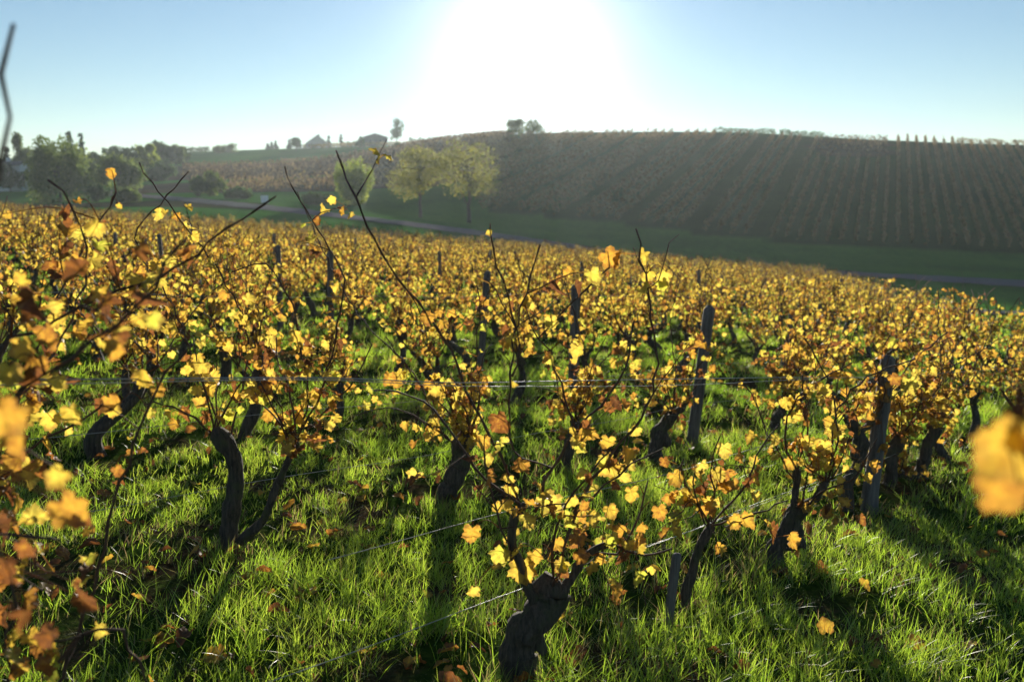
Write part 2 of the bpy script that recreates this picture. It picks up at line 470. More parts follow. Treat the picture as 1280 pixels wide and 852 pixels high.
# ground sheet
def axis(a, b, spans):
    out = [a]
    for end, step in spans:
        while out[-1] < end - 1e-6: out.append(min(end, out[-1] + step))
    return np.array(out)
gx = axis(-560, 0, [(-300, 20), (-120, 6), (-30, 3), (-8, 1), (8, 0.25), (30, 1), (120, 3), (300, 6), (560, 20)])
gy = axis(-120, 0, [(-20, 20), (0, 4), (2, 0.5), (14, 0.25), (30, 0.6), (70, 1.5), (280, 2.5), (460, 8), (640, 20)])
GX, GY = np.meshgrid(gx, gy, indexing='ij')
GZ = ground_h(GX, GY)
fine = (np.abs(GX) < 30) & (GY < 30)
GZ = GZ + np.where(fine, 0.03 * (vn1(GX * 3.1, GY * 3.1) - 0.5), 0)
nx, ny = GX.shape
ii = np.arange(nx - 1)[:, None] * ny; jj = np.arange(ny - 1)[None, :]
gq = np.stack([ii + jj, ii + ny + jj, ii + ny + jj + 1, ii + jj + 1], -1).reshape(-1, 4)
mb = MB()
infield = in_field(GX, GY) & (GY < 69)
mb.add(np.stack([GX, GY, GZ], -1), gq, 0, meadow(GX, GY).ravel(), infield.astype(float).ravel())
tag(mb.build("ground", M_ground), kind='structure')

def ribbon(name, pts, width, mat, lift=0.03):
    P = np.array([at(px, 300, z)[:2] for px, z in pts])
    P = resample(np.column_stack([P, np.zeros(len(P))]), 160)[:, :2]
    T = norm(np.gradient(P, axis=0)); Nn = np.stack([T[:, 1], -T[:, 0]], 1)
    if np.ndim(width): width = np.linspace(width[0], width[1], len(P))[:, None]
    k = 7; rows = []
    for f in np.linspace(-0.5, 0.5, k):
        q = P + Nn * f * width
        rows.append(np.column_stack([q, ground_h(q[:, 0], q[:, 1]) + lift + 0.05 * (1 - (2 * f) ** 2)]))
    V = np.stack(rows, 1); n = len(P)
    i = np.arange(n - 1)[:, None] * k; j = np.arange(k - 1)[None, :]
    q = np.stack([i + j, i + j + 1, i + k + j + 1, i + k + j], -1).reshape(-1, 4)
    m = MB(); m.add(V, q); return tag(m.build(name, mat), kind='structure')
ribbon("road", [(1700, 64), (1480, 67), (1280, 71.5), (1130, 74), (900, 84), (740, 88), (540, 93), (430, 96), (330, 104), (230, 117), (160, 135), (90, 165)], (11.0, 1.2), M_asphalt, 0.12)
ribbon("path", [(1500, 52), (1330, 46), (1240, 40), (1170, 37)], 1.6, M_asphalt, 0.08)

# ------------------------------------------------------------------ leaves
_half = [(-0.09, 0.10), (-0.17, 0.27), (-0.04, 0.45), (0.13, 0.50), (0.24, 0.47), (0.36, 0.56), (0.55, 0.53), (0.64, 0.39), (0.80, 0.30), (0.90, 0.14)]
LEAF18 = np.array([(0.30, 0.0), (0.02, 0.0)] + _half + [(1.0, 0.0)] + [(x, -y) for x, y in reversed(_half)])
_n = len(LEAF18) - 1
LEAF18_F = np.array([(0, 1 + i, 1 + (i + 1) % _n) for i in range(_n)])
_tips = [(1.0, 0.0), (0.60, 0.56), (-0.02, 0.50)]
_oh = [(-0.02, 0.03, 0), (-0.12, 0.12, 0), (-0.19, 0.24, 0), (-0.13, 0.35, 0), (-0.10, 0.47, 1), (0.03, 0.46, 0), (0.10, 0.54, 0), (0.19, 0.44, 0), (0.28, 0.43, 0), (0.36, 0.57, 0),
       (0.49, 0.55, 0), (0.60, 0.60, 1), (0.60, 0.46, 0), (0.68, 0.43, 0), (0.66, 0.33, 0), (0.76, 0.34, 0), (0.80, 0.24, 0), (0.90, 0.22, 0), (0.90, 0.11, 0)]
_out = np.array(_oh + [(1.04, 0.0, 1)] + [(x, -y, v) for x, y, v in reversed(_oh)])
_no = len(_out)
LEAFX = np.vstack([[(0.18, 0.0)], (_out[:, :2] - [0.18, 0]) * 0.55 + [0.18, 0], _out[:, :2]])
_i = np.arange(_no); _j = (_i + 1) % _no
LEAFX_F = [np.stack([np.zeros(_no, int), 1 + _i, 1 + _j], 1), np.stack([1 + _i, 1 + _no + _i, 1 + _no + _j, 1 + _j], 1)]
LEAFX_RIM = np.concatenate([[0.0], np.full(_no, 0.5), np.ones(_no)])
LEAFX_VEIN = np.concatenate([[1.0], _out[:, 2], _out[:, 2]])
_h2 = [(-0.05, 0.3), (0.4, 0.5), (0.75, 0.3)]
LEAF8 = np.array([(0.35, 0.0), (0.0, 0.0)] + _h2 + [(1.0, 0.0)] + [(x, -y) for x, y in reversed(_h2)])
_n = len(LEAF8) - 1
LEAF8_F = np.array([(0, 1 + i, 1 + (i + 1) % _n) for i in range(_n)])
KITE = np.array([(0, 0), (0.45, 0.45), (1, 0), (0.45, -0.45)], float)
KITE_F = np.array([(0, 1, 2), (0, 2, 3)])

def leaves(mb, P, X, Nn, size, tint, g, tmpl=LEAF18, tf=LEAF18_F, mat=0, jitter=0.06, curl_scale=1.0):
    """blades whose base sits at P and that point along X"""
    n = len(P)
    if n == 0: return
    P = np.asarray(P, float); X = norm(X)
    Y = norm(np.cross(np.asarray(Nn, float), X)); Z = np.cross(X, Y)
    t = np.broadcast_to(tmpl[None], (n, len(tmpl), 2)).copy()
    t[:, 1:] += (g.random((n, len(tmpl) - 1, 2)) - 0.5) * (jitter * (0.5 if tmpl is LEAFX else 1))
    dry = np.clip((0.3 - tint) / 0.3, 0, 1)
    fold = ((g.random(n) - 0.25) * 0.9 + dry * 0.6) * curl_scale
    curl = ((g.random(n) - 0.65) * 1.1 - dry * 0.8) * curl_scale
    tw = (g.random(n) - 0.5) * 0.8 * curl_scale
    x, y = t[..., 0], t[..., 1] * (1 - 0.45 * dry[:, None])
    z = fold[:, None] * np.abs(y) + curl[:, None] * x * x * 0.6 + tw[:, None] * x * y + 0.05 * np.sin(9 * y + 5 * x + g.random(n)[:, None] * 6) + 0.05 * np.sin(14 * x - 8 * y + g.random(n)[:, None] * 6)
    if tmpl is LEAFX: z = z * 1.5
    s = np.asarray(size)[:, None, None]
    V = P[:, None, :] + s * (x[..., None] * X[:, None, :] + y[..., None] * Y[:, None, :] + z[..., None] * Z[:, None, :])
    m = len(tmpl)
    tfl = tf if isinstance(tf, list) else [tf]
    Fq = [(f[None] + (np.arange(n) * m)[:, None, None]).reshape(-1, f.shape[1]) for f in tfl]
    rim = np.ones(m); rim[0] = 0.0
    if m > 4: rim[1] = 0.3
    vein = np.zeros(m)
    if tmpl is LEAFX: rim, vein = LEAFX_RIM, LEAFX_VEIN
    mb.add(V.reshape(-1, 3), Fq, mat, np.repeat(tint, m), np.tile(rim, n), np.tile(vein, n))

def leaf_tints(g, n, dryness=0.24):
    t = np.clip(g.normal(0.62, 0.15, n), 0.3, 0.9)
    k = g.random(n)
    t = np.where(k < dryness, g.random(n) * 0.24, t)
    t = np.where((k > dryness) & (k < dryness + 0.16), 0.24 + g.random(n) * 0.14, t)
    t = np.where(k > 0.955, 0.9 + g.random(n) * 0.1, t)
    return t

def leaves_on(P, g, prob=0.7, spacing=0.055, size=(0.045, 0.085), start=0.2, end=1.0, petiole=True, mbuf=None, tmpl=LEAFX, tf=LEAFX_F, cluster=2, dryness=0.24, mat=0, mat_pet=0):
    """leaves hung from the nodes of a cane"""
    mbuf = mbuf or MB()
    L = np.concatenate([[0], np.cumsum(np.linalg.norm(np.diff(P, axis=0), axis=1))])
    ss = np.arange(L[-1] * start, L[-1] * end, spacing)
    ss = ss[g.random(len(ss)) < prob]
    ss = np.repeat(ss, cluster)
    if cluster > 1: ss = ss[g.random(len(ss)) < 0.8]
    n = len(ss)
    if n == 0: return mbuf
    B = np.stack([np.interp(ss, L, P[:, k]) for k in range(3)], 1)
    out = norm(g.normal(0, 1, (n, 3)) * np.array([1, 1, 0.5]) + np.array([0, 0, 0.25]))
    pl = 0.02 + 0.05 * g.random(n)
    A = B + out * pl[:, None]
    X = norm(out * 0.7 + np.array([0, 0, -0.9]) + g.normal(0, 0.4, (n, 3)))
    Nn = norm(g.normal(0, 1, (n, 3)) + out * 0.5)
    size_v = size[0] + (size[1] - size[0]) * g.random(n)
    t = leaf_tints(g, n, dryness)
    leaves(mbuf, A, X, Nn, size_v, t, g, tmpl, tf, mat)
    if petiole:
        w = 0.0011
        side = norm(np.cross(out, g.normal(0, 1, (n, 3)))) * w
        V = np.stack([B - side, B + side, A + side, A - side], 1).reshape(-1, 3)
        mbuf.add(V, (np.arange(n) * 4)[:, None] + np.arange(4)[None], mat_pet, 0.2, 0.0)
    return mbuf

def cane_path(start, g, length=0.7, dirn=None, wander=0.16, droop=0.0, up=0.08):
    d = norm(dirn); p = np.array(start, float); pts = [p.copy()]
    step = 0.055; n = max(4, int(length / step))
    for i in range(n):
        d = norm(d + g.normal(0, wander, 3) * np.array([1, 1, 0.6]) + np.array([0, 0, up - droop * i / n]))
        p = p + d * step; pts.append(p.copy())
    return np.array(pts)

def trunk_path(g, height=0.5, lean=0.12):
    n = 14; t = np.linspace(0, 1, n)
    a = g.random() * 6.28
    k1, k2 = g.normal(0, 0.035, 2); k3, k4 = g.normal(0, 0.025, 2)
    x = math.cos(a) * lean * t ** 1.3 + k1 * np.sin(t * 5) + k3 * np.sin(t * 9)
    y = math.sin(a) * lean * t ** 1.3 + k2 * np.sin(t * 5.5) + k4 * np.sin(t * 8)
    z = -0.12 + t * (height + 0.12)
    return np.stack([x, y, z], 1), t

def trunk_mesh(mbuf, g, height, r0, sides=10, rough=0.22, lean=0.12, arms=2):
    P, t = trunk_path(g, height, lean)
    R = r0 * (1.25 - 0.55 * t + 0.35 * np.exp(-((t - 1) / 0.12) ** 2) + 0.3 * np.exp(-(t / 0.15) ** 2))
    R[-1] *= 0.5
    V, Fc = tube(P, R, sides, rough, int(g.integers(1e6))); mbuf.add(V, Fc)
    heads = []
    for k in range(arms):
        a = g.random() * 6.28 if k == 0 else a + 2.2 + g.random()
        st = P[-2 - 2 * (k > 0)]
        e = st + np.array([math.cos(a) * 0.16, math.sin(a) * 0.16, 0.10 + 0.12 * g.random()])
        mid = (st + e) / 2 + g.normal(0, 0.02, 3)
        Q = resample([st, mid, e], 8)
        V, Fc = tube(Q, r0 * np.linspace(0.65, 0.4, 8), max(6, sides - 2), rough, int(g.integers(1e6))); mbuf.add(V, Fc)
        heads.append(e)
    heads.append(P[-2])
    return heads

def shoot_dir(g, i, n):
    a = 6.28 * i / n + g.normal(0, 0.5)
    el = math.radians(g.uniform(30, 80))
    return np.array([math.cos(a) * math.cos(el) * 0.85, math.sin(a) * math.cos(el) * 0.85, math.sin(el)])

# ---- prototypes of the procedural vines, local frame with the row along X
def make_near_vine(seed, name="grape_vine"):
    g = np.random.default_rng(seed)
    root = empty(name, (0, 0, 0))
    b = MB(); heads = trunk_mesh(b, g, g.uniform(0.36, 0.5), g.uniform(0.032, 0.045), 16, 0.15, g.uniform(0.05, 0.2), 2)
    b.build("trunk", M_bark, root)
    ns = int(g.integers(8, 11))
    for i in range(ns):
        h = heads[i % len(heads)]
        P = cane_path(h, g, g.uniform(0.45, 0.95), shoot_dir(g, i, ns) * np.array([1.25, 0.75, 1]), 0.17, g.choice([0, 0, 0.15, 0.3]))
        R = np.linspace(0.0058, 0.0026, len(P))
        cb = MB(); V, Fc = tube(P, R, 5); cb.add(V, Fc)
        tw = MB()
        leaves_on(P, g, 0.72, 0.05, (0.026, 0.056), 0.1, 0.85, True, tw, LEAF18, LEAF18_F)
        for q in range(int(g.integers(1, 4))):
            j = int(g.integers(len(P) // 4, len(P) - 2))
            Q = cane_path(P[j], g, g.uniform(0.12, 0.3), norm(g.normal(0, 1, 3) + np.array([0, 0, 0.3])), 0.25, 0.2)
            V, Fc = tube(Q, np.linspace(0.0025, 0.0012, len(Q)), 4); cb.add(V, Fc)
            leaves_on(Q, g, 0.75, 0.042, (0.026, 0.055), 0.15, 1.0, True, tw, LEAF18, LEAF18_F)
        c = cb.build("shoot", M_cane, root)
        tw.build("foliage", M_leaf, c)
    for i in range(4):
        P = cane_path(heads[i % len(heads)], g, g.uniform(0.5, 0.9), norm(np.array([g.normal(0, 0.5), g.normal(0, 0.3), 1.0])), 0.12, 0)
        cb = MB(); V, Fc = tube(P, np.linspace(0.005, 0.0022, len(P)), 5); cb.add(V, Fc); cb.build("shoot", M_cane, root)
    return root

def far_vine_geo(seed, nleaf_scale=1.0, tmpl=LEAF8, tf=LEAF8_F):
    g = np.random.default_rng(seed)
    tb = MB(); heads = trunk_mesh(tb, g, g.uniform(0.36, 0.5), g.uniform(0.04, 0.06), 7, 0.2, g.uniform(0.05, 0.2), 1)
    cb = MB(); ns = 9
    for i in range(ns):
        P = cane_path(heads[i % len(heads)], g, g.uniform(0.45, 0.9), shoot_dir(g, i, ns) * np.array([1.3, 0.75, 1]), 0.18, g.choice([0, 0, 0.2, 0.35]))
        V, Fc = tube(P[::2], 0.0065, 3, cap=False); cb.add(V, Fc, 1, 0.2)
        Q = cane_path(P[1], g, g.uniform(0.5, 0.9), shoot_dir(g, i + 1, ns), 0.18, 0.1); V, Fc = tube(Q[::2], 0.006, 3, cap=False); cb.add(V, Fc, 1, 0.2)
        leaves_on(P, g, 0.8 * nleaf_scale, 0.05, (0.034, 0.066), 0.1, 0.88, False, cb, tmpl, tf, 2, 0.15)
        for q in range(2):
            j = int(g.integers(len(P) // 4, len(P) - 2))
            Q = cane_path(P[j], g, 0.25, norm(g.normal(0, 1, 3)), 0.25, 0.2)
            leaves_on(Q, g, 0.85 * nleaf_scale, 0.06, (0.034, 0.066), 0.1, 1.0, False, cb, tmpl, tf, 2, 0.15)
    return tb, cb

def make_far_vine(seed):
    root = empty("grape_vine", (0, 0, 0))
    tb, cb = far_vine_geo(seed)
    tb.build("trunk", M_bark, root); cb.build("foliage", [M_leaf, M_cane], root)
    return root

def copy_tree(o, parent=None):
    c = o.copy(); COL.objects.link(c); c.parent = parent
    for ch in KIDS[o]: copy_tree(ch, c)
    return c
class _K(dict):
    def __missing__(s, o): s[o] = list(o.children); return s[o]
KIDS = _K()

# ------------------------------------------------------------------ the hand-placed vines nearest the camera
def loc_of(px, py): return ground_hit(px, py)

def hero_vine(base_px, label, trunks, canes, seed, extra_leaves=(), Y=None, leaf=(0.028, 0.06), extra_shoots=0, cane_leaf=0.5, spread=0.16, head=None, base=None, dryness=0.24, leaf_gain=1.0):
    """trunks: [(radius0, radius1, [(px, py, dY)...])]; canes: [(leafiness, [(px, py, dY)...])]"""
    g = np.random.default_rng(seed)
    if base is None: base = loc_of(*base_px)
    Y = base[1] if Y is None else Y
    root = empty("grape_vine", base, label, "vine", "old vines nearest the camera")
    tb = MB(); tops = []
    for (r0, r1, pts) in trunks:
        P = np.array([at(px, py, Y + d) for px, py, d in pts])
        if r0 > 0.03:
            P = np.vstack([P[:1] + np.array([0, 0, -0.15]), P])
        n = 40
        Q = resample(P, n) - base
        t = np.linspace(0, 1, n)
        wob = g.normal(0, r0 * 0.16, (9, 3)); Q[1:-1] += np.stack([np.interp(np.linspace(0, 8, n - 2), np.arange(9), wob[:, k_]) for k_ in range(3)], 1)
        R = r0 + (r1 - r0) * t; R = R * (1 + 0.2 * np.exp(-(t / 0.2) ** 2) + 0.2 * np.exp(-((t - 0.93) / 0.09) ** 2)); R[-1] *= 0.5
        V, Fc = tube(Q, R * 0.68, 22 if r0 > 0.045 else 16, 0.12, int(g.integers(1e6))); tb.add(V, Fc)
        tops.append(Q[-2])
    tb.build("trunk", M_bark, root)
    paths = []
    for c in canes:
        lf, pts = c[0], c[1]; r0 = c[2] * 0.74 if len(c) > 2 else 0.0042
        P = np.array([at(px, py, Y + d) for px, py, d in pts]) - base
        L = np.linalg.norm(np.diff(P, axis=0), axis=1).sum()
        P = resample(P, max(8, int(L / 0.05)))
        P[1:-1] += g.normal(0, 0.004, (len(P) - 2, 3)) + 0.0045 * np.array([1, -1] * len(P))[:len(P) - 2, None] * norm(g.normal(0, 1, 3))
        paths.append((P, lf, r0))
    for i in range(extra_shoots):
        h = tops[i % len(tops)]
        P = cane_path(h, g, g.uniform(0.35, 0.8), shoot_dir(g, i, extra_shoots), 0.17, g.choice([0, 0.15, 0.3]))
        paths.append((P, cane_leaf, 0.0045))
    for P, lf, r0 in paths:
        cb = MB(); fo = MB()
        R = np.linspace(r0, max(0.0024, r0 * 0.5), len(P)) * (1 + 0.4 * (np.arange(len(P)) % 2 == 0))
        V, Fc = tube(P, R, 6); cb.add(V, Fc)
        if lf > 0:
            leaves_on(P, g, min(1, lf * 0.6 * leaf_gain), 0.06, leaf, 0.08, 0.9, True, fo, dryness=dryness)
            for q in range(int(g.integers(1, 4))):
                j = int(g.integers(len(P) // 5, max(len(P) // 5 + 1, len(P) - 3)))
                Q = cane_path(P[j], g, g.uniform(0.1, 0.28), norm(g.normal(0, 1, 3) + np.array([0, 0, 0.2])), 0.25, 0.2)
                V, Fc = tube(Q, np.linspace(0.0026, 0.0013, len(Q)), 4); cb.add(V, Fc)
                leaves_on(Q, g, min(1, (lf + 0.15) * leaf_gain), 0.05, leaf, 0.2, 1.0, True, fo, dryness=dryness)
        c = cb.build("shoot", M_cane, root)
        if fo.n: fo.build("foliage", M_leaf, c)
    if extra_leaves:
        fo = MB()
        for (px, py, spx, tint, d) in extra_leaves:
            p = at(px, py, Y + d) - base; s = 0.72 * spx / F_PX * (Y + d)
            a = g.uniform(-0.9, 0.9)
            X = np.array([[math.sin(a), g.normal(0, 0.3), -math.cos(a)]])
            Nn = np.array([[g.normal(0, 0.35), -1, g.normal(0.2, 0.3)]])
            P0 = np.array([p]) - norm(X) * s * 0.5
            leaves(fo, P0, X, Nn, np.array([s]), np.array([tint]), g, LEAFX, LEAFX_F, curl_scale=0.9)
            # a short twig joins the leaf to its nearest cane
            near = min((q for P, _l, _r in paths for q in P), key=lambda q: np.linalg.norm(q - P0[0]), default=None)
            if near is not None and np.linalg.norm(near - P0[0]) < 0.6:
                mid = (near + P0[0]) / 2 + np.array([0, 0, 0.03])
                V, Fc = tube(resample([near, mid, P0[0]], 8), np.linspace(0.0022, 0.0011, 8), 4)
                fo.add(V, Fc, 0, 0.05, 0.0)
        fo.build("foliage", M_leaf, root)
    return root

HERO_S = {0: [], 1: []}     # positions along rows A and B taken by hand-placed vines
def note(row, px, py):
    p = loc_of(px, py); HERO_S[row].append(float(np.dot(p[:2], RD)))

# row A -----------------------------------------------------------
hero_vine((655, 846), "thick grey stump of an old vine at the bottom centre, large yellow leaves above it",
    [(0.088, 0.082, [(640, 850, 0), (655, 810, 0), (668, 775, 0), (690, 745, 0.02), (700, 736, 0.02)]),
     (0.032, 0.018, [(672, 765, 0), (660, 735, -0.05), (640, 665, -0.08), (655, 628, -0.05)]),
     (0.03, 0.014, [(690, 752, 0), (712, 725, 0.05), (735, 690, 0.08), (765, 680, 0.1)])],
    [(0.25, [(668, 640, 0), (690, 585, 0.05), (720, 537, 0.1), (752, 504, 0.12), (774, 475, 0.12), (788, 425, 0.15), (792, 402, 0.15)], 0.0065),
     (0.3, [(690, 735, 0), (712, 660, 0.0), (735, 610, 0.05), (795, 530, 0.1), (817, 490, 0.1), (818, 440, 0.1), (813, 386, 0.1), (802, 332, 0.12), (795, 286, 0.12)], 0.0065),
     (0.12, [(655, 640, 0), (625, 570, 0.05), (590, 500, 0.1), (560, 432, 0.1), (520, 375, 0.05), (480, 320, 0.0), (455, 275, -0.05), (437, 232, -0.05), (420, 188, -0.05)], 0.006),
     (0.42, [(690, 585, 0.05), (640, 560, 0), (640, 470, 0), (645, 400, 0.05), (665, 340, 0.05), (675, 306, 0.05)], 0.0045),
     (0.4, [(640, 470, 0), (650, 440, 0.05), (640, 390, 0.05), (622, 330, 0.1), (613, 292, 0.1)], 0.004),
     (0.2, [(720, 537, 0.1), (690, 450, 0.15), (680, 415, 0.15), (735, 360, 0.15), (762, 334, 0.15)], 0.004),
     (0.45, [(735, 690, 0.08), (770, 690, 0.1), (800, 640, 0.1), (810, 600, 0.12)], 0.005),
     (0.4, [(765, 680, 0.1), (800, 692, 0.12), (840, 685, 0.12)], 0.007),
     (0.4, [(640, 700, -0.1), (625, 650, -0.1), (610, 600, -0.1), (605, 560, -0.12)], 0.0045),
     (0.3, [(712, 660, 0), (760, 600, 0.05), (830, 560, 0.1)], 0.0045)],
    101,
    [(690, 630, 42, 0.82, -0.05), (625, 692, 34, 0.9, -0.08), (655, 716, 46, 0.55, -0.08), (668, 700, 30, 0.45, -0.05), (590, 740, 22, 0.7, -0.05),
     (700, 708, 26, 0.7, -0.05), (720, 676, 34, 0.2, 0), (627, 532, 42, 0.16, -0.1), (605, 556, 24, 0.38, -0.1), (637, 602, 20, 0.7, 0), (620, 634, 18, 0.55, 0),
     (590, 670, 32, 0.36, -0.05), (735, 545, 34, 0.4, 0), (762, 585, 40, 0.62, 0.1), (780, 600, 30, 0.8, 0.1), (790, 620, 28, 0.5, 0.1), (825, 642, 26, 0.3, 0.1),
     (800, 660, 18, 0.35, 0.1), (765, 325, 34, 0.3, 0.15), (828, 348, 26, 0.72, 0.15), (808, 345, 22, 0.6, 0.15), (792, 540, 22, 0.7, 0.1), (760, 555, 26, 0.5, 0.1),
     (613, 292, 12, 0.7, 0.1), (500, 480, 24, 0.35, 0.0), (545, 490, 20, 0.6, 0), (690, 405, 22, 0.7, 0.1), (720, 440, 24, 0.68, 0.1)],
    cane_leaf=0.5, extra_shoots=2)
hero_vine((852, 772), "slim young vine beside the short stake at bottom right of centre",
    [(0.034, 0.024, [(852, 775, 0), (858, 735, 0), (872, 690, 0), (886, 655, 0)]),],
    [(0.42, [(884, 658, 0), (892, 620, 0), (888, 580, 0.03), (900, 545, 0.05)], 0.005),
     (0.3, [(884, 658, 0), (915, 648, 0), (950, 640, 0.02), (985, 625, 0.05)], 0.006),
     (0.4, [(886, 660, 0), (870, 620, -0.05), (868, 590, -0.05)], 0.0045)],
    102, [(905, 565, 26, 0.7, 0), (905, 595, 26, 0.22, 0), (948, 622, 20, 0.66, 0), (862, 602, 18, 0.5, 0), (880, 640, 20, 0.3, 0)], extra_shoots=2, cane_leaf=0.45, leaf=(0.04, 0.07))
hero_vine((968, 706), "forked dark vine trunk leaning right on open grass, right of the short stake",
    [(0.075, 0.05, [(965, 708, 0), (972, 675, 0), (990, 650, 0), (1000, 630, 0)]),
     (0.042, 0.02, [(988, 652, 0), (994, 615, 0.02), (996, 585, 0.03)]),
     (0.04, 0.02, [(998, 645, 0), (1018, 625, -0.02), (1034, 602, -0.03)])],
    [(0.3, [(996, 588, 0), (982, 560, 0.02), (983, 528, 0.04), (998, 494, 0.05), (1028, 475, 0.08), (1065, 453, 0.1)], 0.0065),
     (0.3, [(1034, 602, 0), (1041, 580, 0), (1039, 543, 0), (1050, 509, 0.02), (1084, 471, 0.05), (1140, 449, 0.1), (1185, 415, 0.15)], 0.0065),
     (0.25, [(994, 600, 0), (960, 543, 0), (949, 509, 0), (934, 486, 0), (900, 479, 0)], 0.005),
     (0.65, [(1034, 602, 0), (1000, 575, 0), (1003, 540, 0), (1012, 500, 0.05)], 0.0045),
     (0.6, [(1030, 610, 0), (1050, 580, -0.05), (1062, 545, -0.05)], 0.0045)],
    103, [(1005, 555, 24, 0.6, 0), (985, 580, 22, 0.4, 0), (1030, 560, 24, 0.7, 0), (1000, 520, 24, 0.62, 0), (1040, 540, 26, 0.68, 0), (980, 505, 20, 0.6, 0)], extra_shoots=4, cane_leaf=0.6)
hero_vine((1056, 640), "bent old vine trunk leaning against the grey post at right",
    [(0.062, 0.045, [(1055, 642, 0), (1060, 605, 0), (1078, 575, 0), (1070, 540, 0), (1055, 522, 0.02)]),
     (0.04, 0.022, [(1072, 545, 0), (1090, 525, 0.02), (1100, 512, 0.03)])],
    [(0.6, [(1056, 525, 0), (1045, 490, 0), (1060, 440, 0.05), (1075, 400, 0.1)], 0.0055),
     (0.7, [(1098, 515, 0), (1120, 480, 0.05), (1150, 440, 0.1), (1195, 420, 0.15)], 0.005),
     (0.7, [(1060, 522, 0), (1085, 490, 0), (1100, 450, 0.03)], 0.0045)],
    104, [(1140, 483, 32, 0.85, -0.1), (1075, 498, 22, 0.6, 0), (1100, 560, 20, 0.3, 0)], extra_shoots=6, cane_leaf=0.75)
hero_vine((1113, 606), "stubby upright vine trunk just right of the grey post",
    [(0.066, 0.055, [(1112, 608, 0), (1114, 580, 0), (1128, 548, 0)])],
    [(0.75, [(1126, 550, 0), (1130, 505, 0), (1163, 470, 0.05), (1200, 453, 0.1), (1253, 423, 0.15)], 0.006)],
    105, extra_shoots=9, cane_leaf=0.85)
hero_vine((1152, 598), "dark vine trunk slanting right, outermost thick trunk at right of the post",
    [(0.066, 0.05, [(1150, 600, 0), (1156, 570, 0), (1172, 528, 0)]),
     (0.05, 0.03, [(1150, 598, -0.03), (1135, 594, -0.05), (1120, 590, -0.05)])],
    [(0.75, [(1170, 530, 0), (1180, 490, 0), (1175, 430, 0.05), (1172, 360, 0.05)], 0.006)],
    106, extra_shoots=9, cane_leaf=0.85)
for p in ((655, 846), (852, 772), (968, 706), (1056, 640), (1113, 606), (1152, 598)): note(0, *p)

# overhanging growth at the left edge, its stump below the picture
hero_vine(None, "out of focus vine at the left edge with hanging yellow and brown leaves",
    [(0.07, 0.05, [(-140, 1100, 0.0), (-130, 900, 0), (-110, 780, 0)])],
    [(0.5, [(-110, 780, 0), (-60, 560, 0.1), (10, 432, 0.2), (50, 410, 0.25), (100, 385, 0.3), (195, 345, 0.4), (240, 320, 0.45), (300, 275, 0.5), (345, 245, 0.5)], 0.0065),
     (0.45, [(-110, 780, 0), (-40, 560, -0.2), (40, 478, -0.3), (100, 440, -0.3), (180, 370, -0.3), (230, 300, -0.3)], 0.006),
     (0.55, [(-100, 780, 0), (-30, 600, 0.2), (40, 480, 0.4), (75, 430, 0.5), (110, 330, 0.6), (85, 250, 0.6), (60, 225, 0.6)], 0.005),
     (0.0, [(-130, 800, -0.3), (-60, 500, -0.8), (-10, 280, -0.9), (0, 170, -0.9), (8, 90, -0.9), (17, 30, -0.9)], 0.0032),
     (0.5, [(-100, 780, 0), (0, 560, 0.4), (60, 400, 0.6), (100, 320, 0.8), (130, 270, 0.9), (145, 240, 0.9)], 0.0045),
     (0.2, [(20, 950, 0.1), (80, 830, 0.1), (120, 720, 0.15), (150, 610, 0.2), (178, 530, 0.2), (205, 470, 0.3), (240, 430, 0.3)], 0.0065),
     (0.05, [(20, 950, 0.1), (60, 860, 0.05), (100, 795, 0.0), (140, 785, 0.0), (170, 820, 0.05), (190, 870, 0.1)], 0.0065),
     (0.5, [(20, 950, 0.1), (10, 820, -0.1), (20, 760, -0.2), (0, 690, -0.2)], 0.005),
     (0.5, [(-110, 780, 0), (-20, 640, 0.3), (40, 560, 0.5), (110, 520, 0.6), (160, 480, 0.7)], 0.005)],
    107,
    [(92, 640, 62, 0.33, -0.65), (68, 600, 40, 0.6, -0.65), (104, 652, 40, 0.12, -0.63), (15, 525, 62, 0.34, -0.9), (20, 560, 50, 0.3, -0.8), (110, 755, 46, 0.06, -0.4), (8, 722, 60, 0.07, -0.7), (55, 800, 54, 0.05, -0.6), (34, 690, 40, 0.14, -0.5), (95, 735, 36, 0.1, -0.4), (20, 775, 60, 0.08, -0.8), (60, 425, 44, 0.25, -0.2),
     (128, 372, 34, 0.42, 0.2), (130, 432, 30, 0.62, 0.2), (185, 470, 34, 0.5, 0.3), (250, 460, 24, 0.6, 0.9), (140, 510, 34, 0.3, 0.2), (200, 490, 24, 0.36, 0.3), (70, 385, 26, 0.7, 0.2),
     (30, 440, 40, 0.5, -0.3), (45, 460, 36, 0.3, -0.3), (115, 285, 30, 0.6, 0.1), (150, 590, 24, 0.2, 0.2), (70, 480, 30, 0.66, 0), (92, 520, 34, 0.62, 0), (10, 470, 40, 0.7, -0.4), (25, 380, 28, 0.4, 0),
     (137, 218, 17, 0.35, 0.9), (150, 258, 10, 0.6, 0.9), (12, 270, 14, 0.4, 0.9), (98, 253, 13, 0.3, 0.9)],
    Y=1.95, base=np.array([-1.3, 1.95, float(ground_h(-1.3, 1.95))]), leaf=(0.028, 0.055), extra_shoots=8, cane_leaf=0.8, dryness=0.36, leaf_gain=1.9)
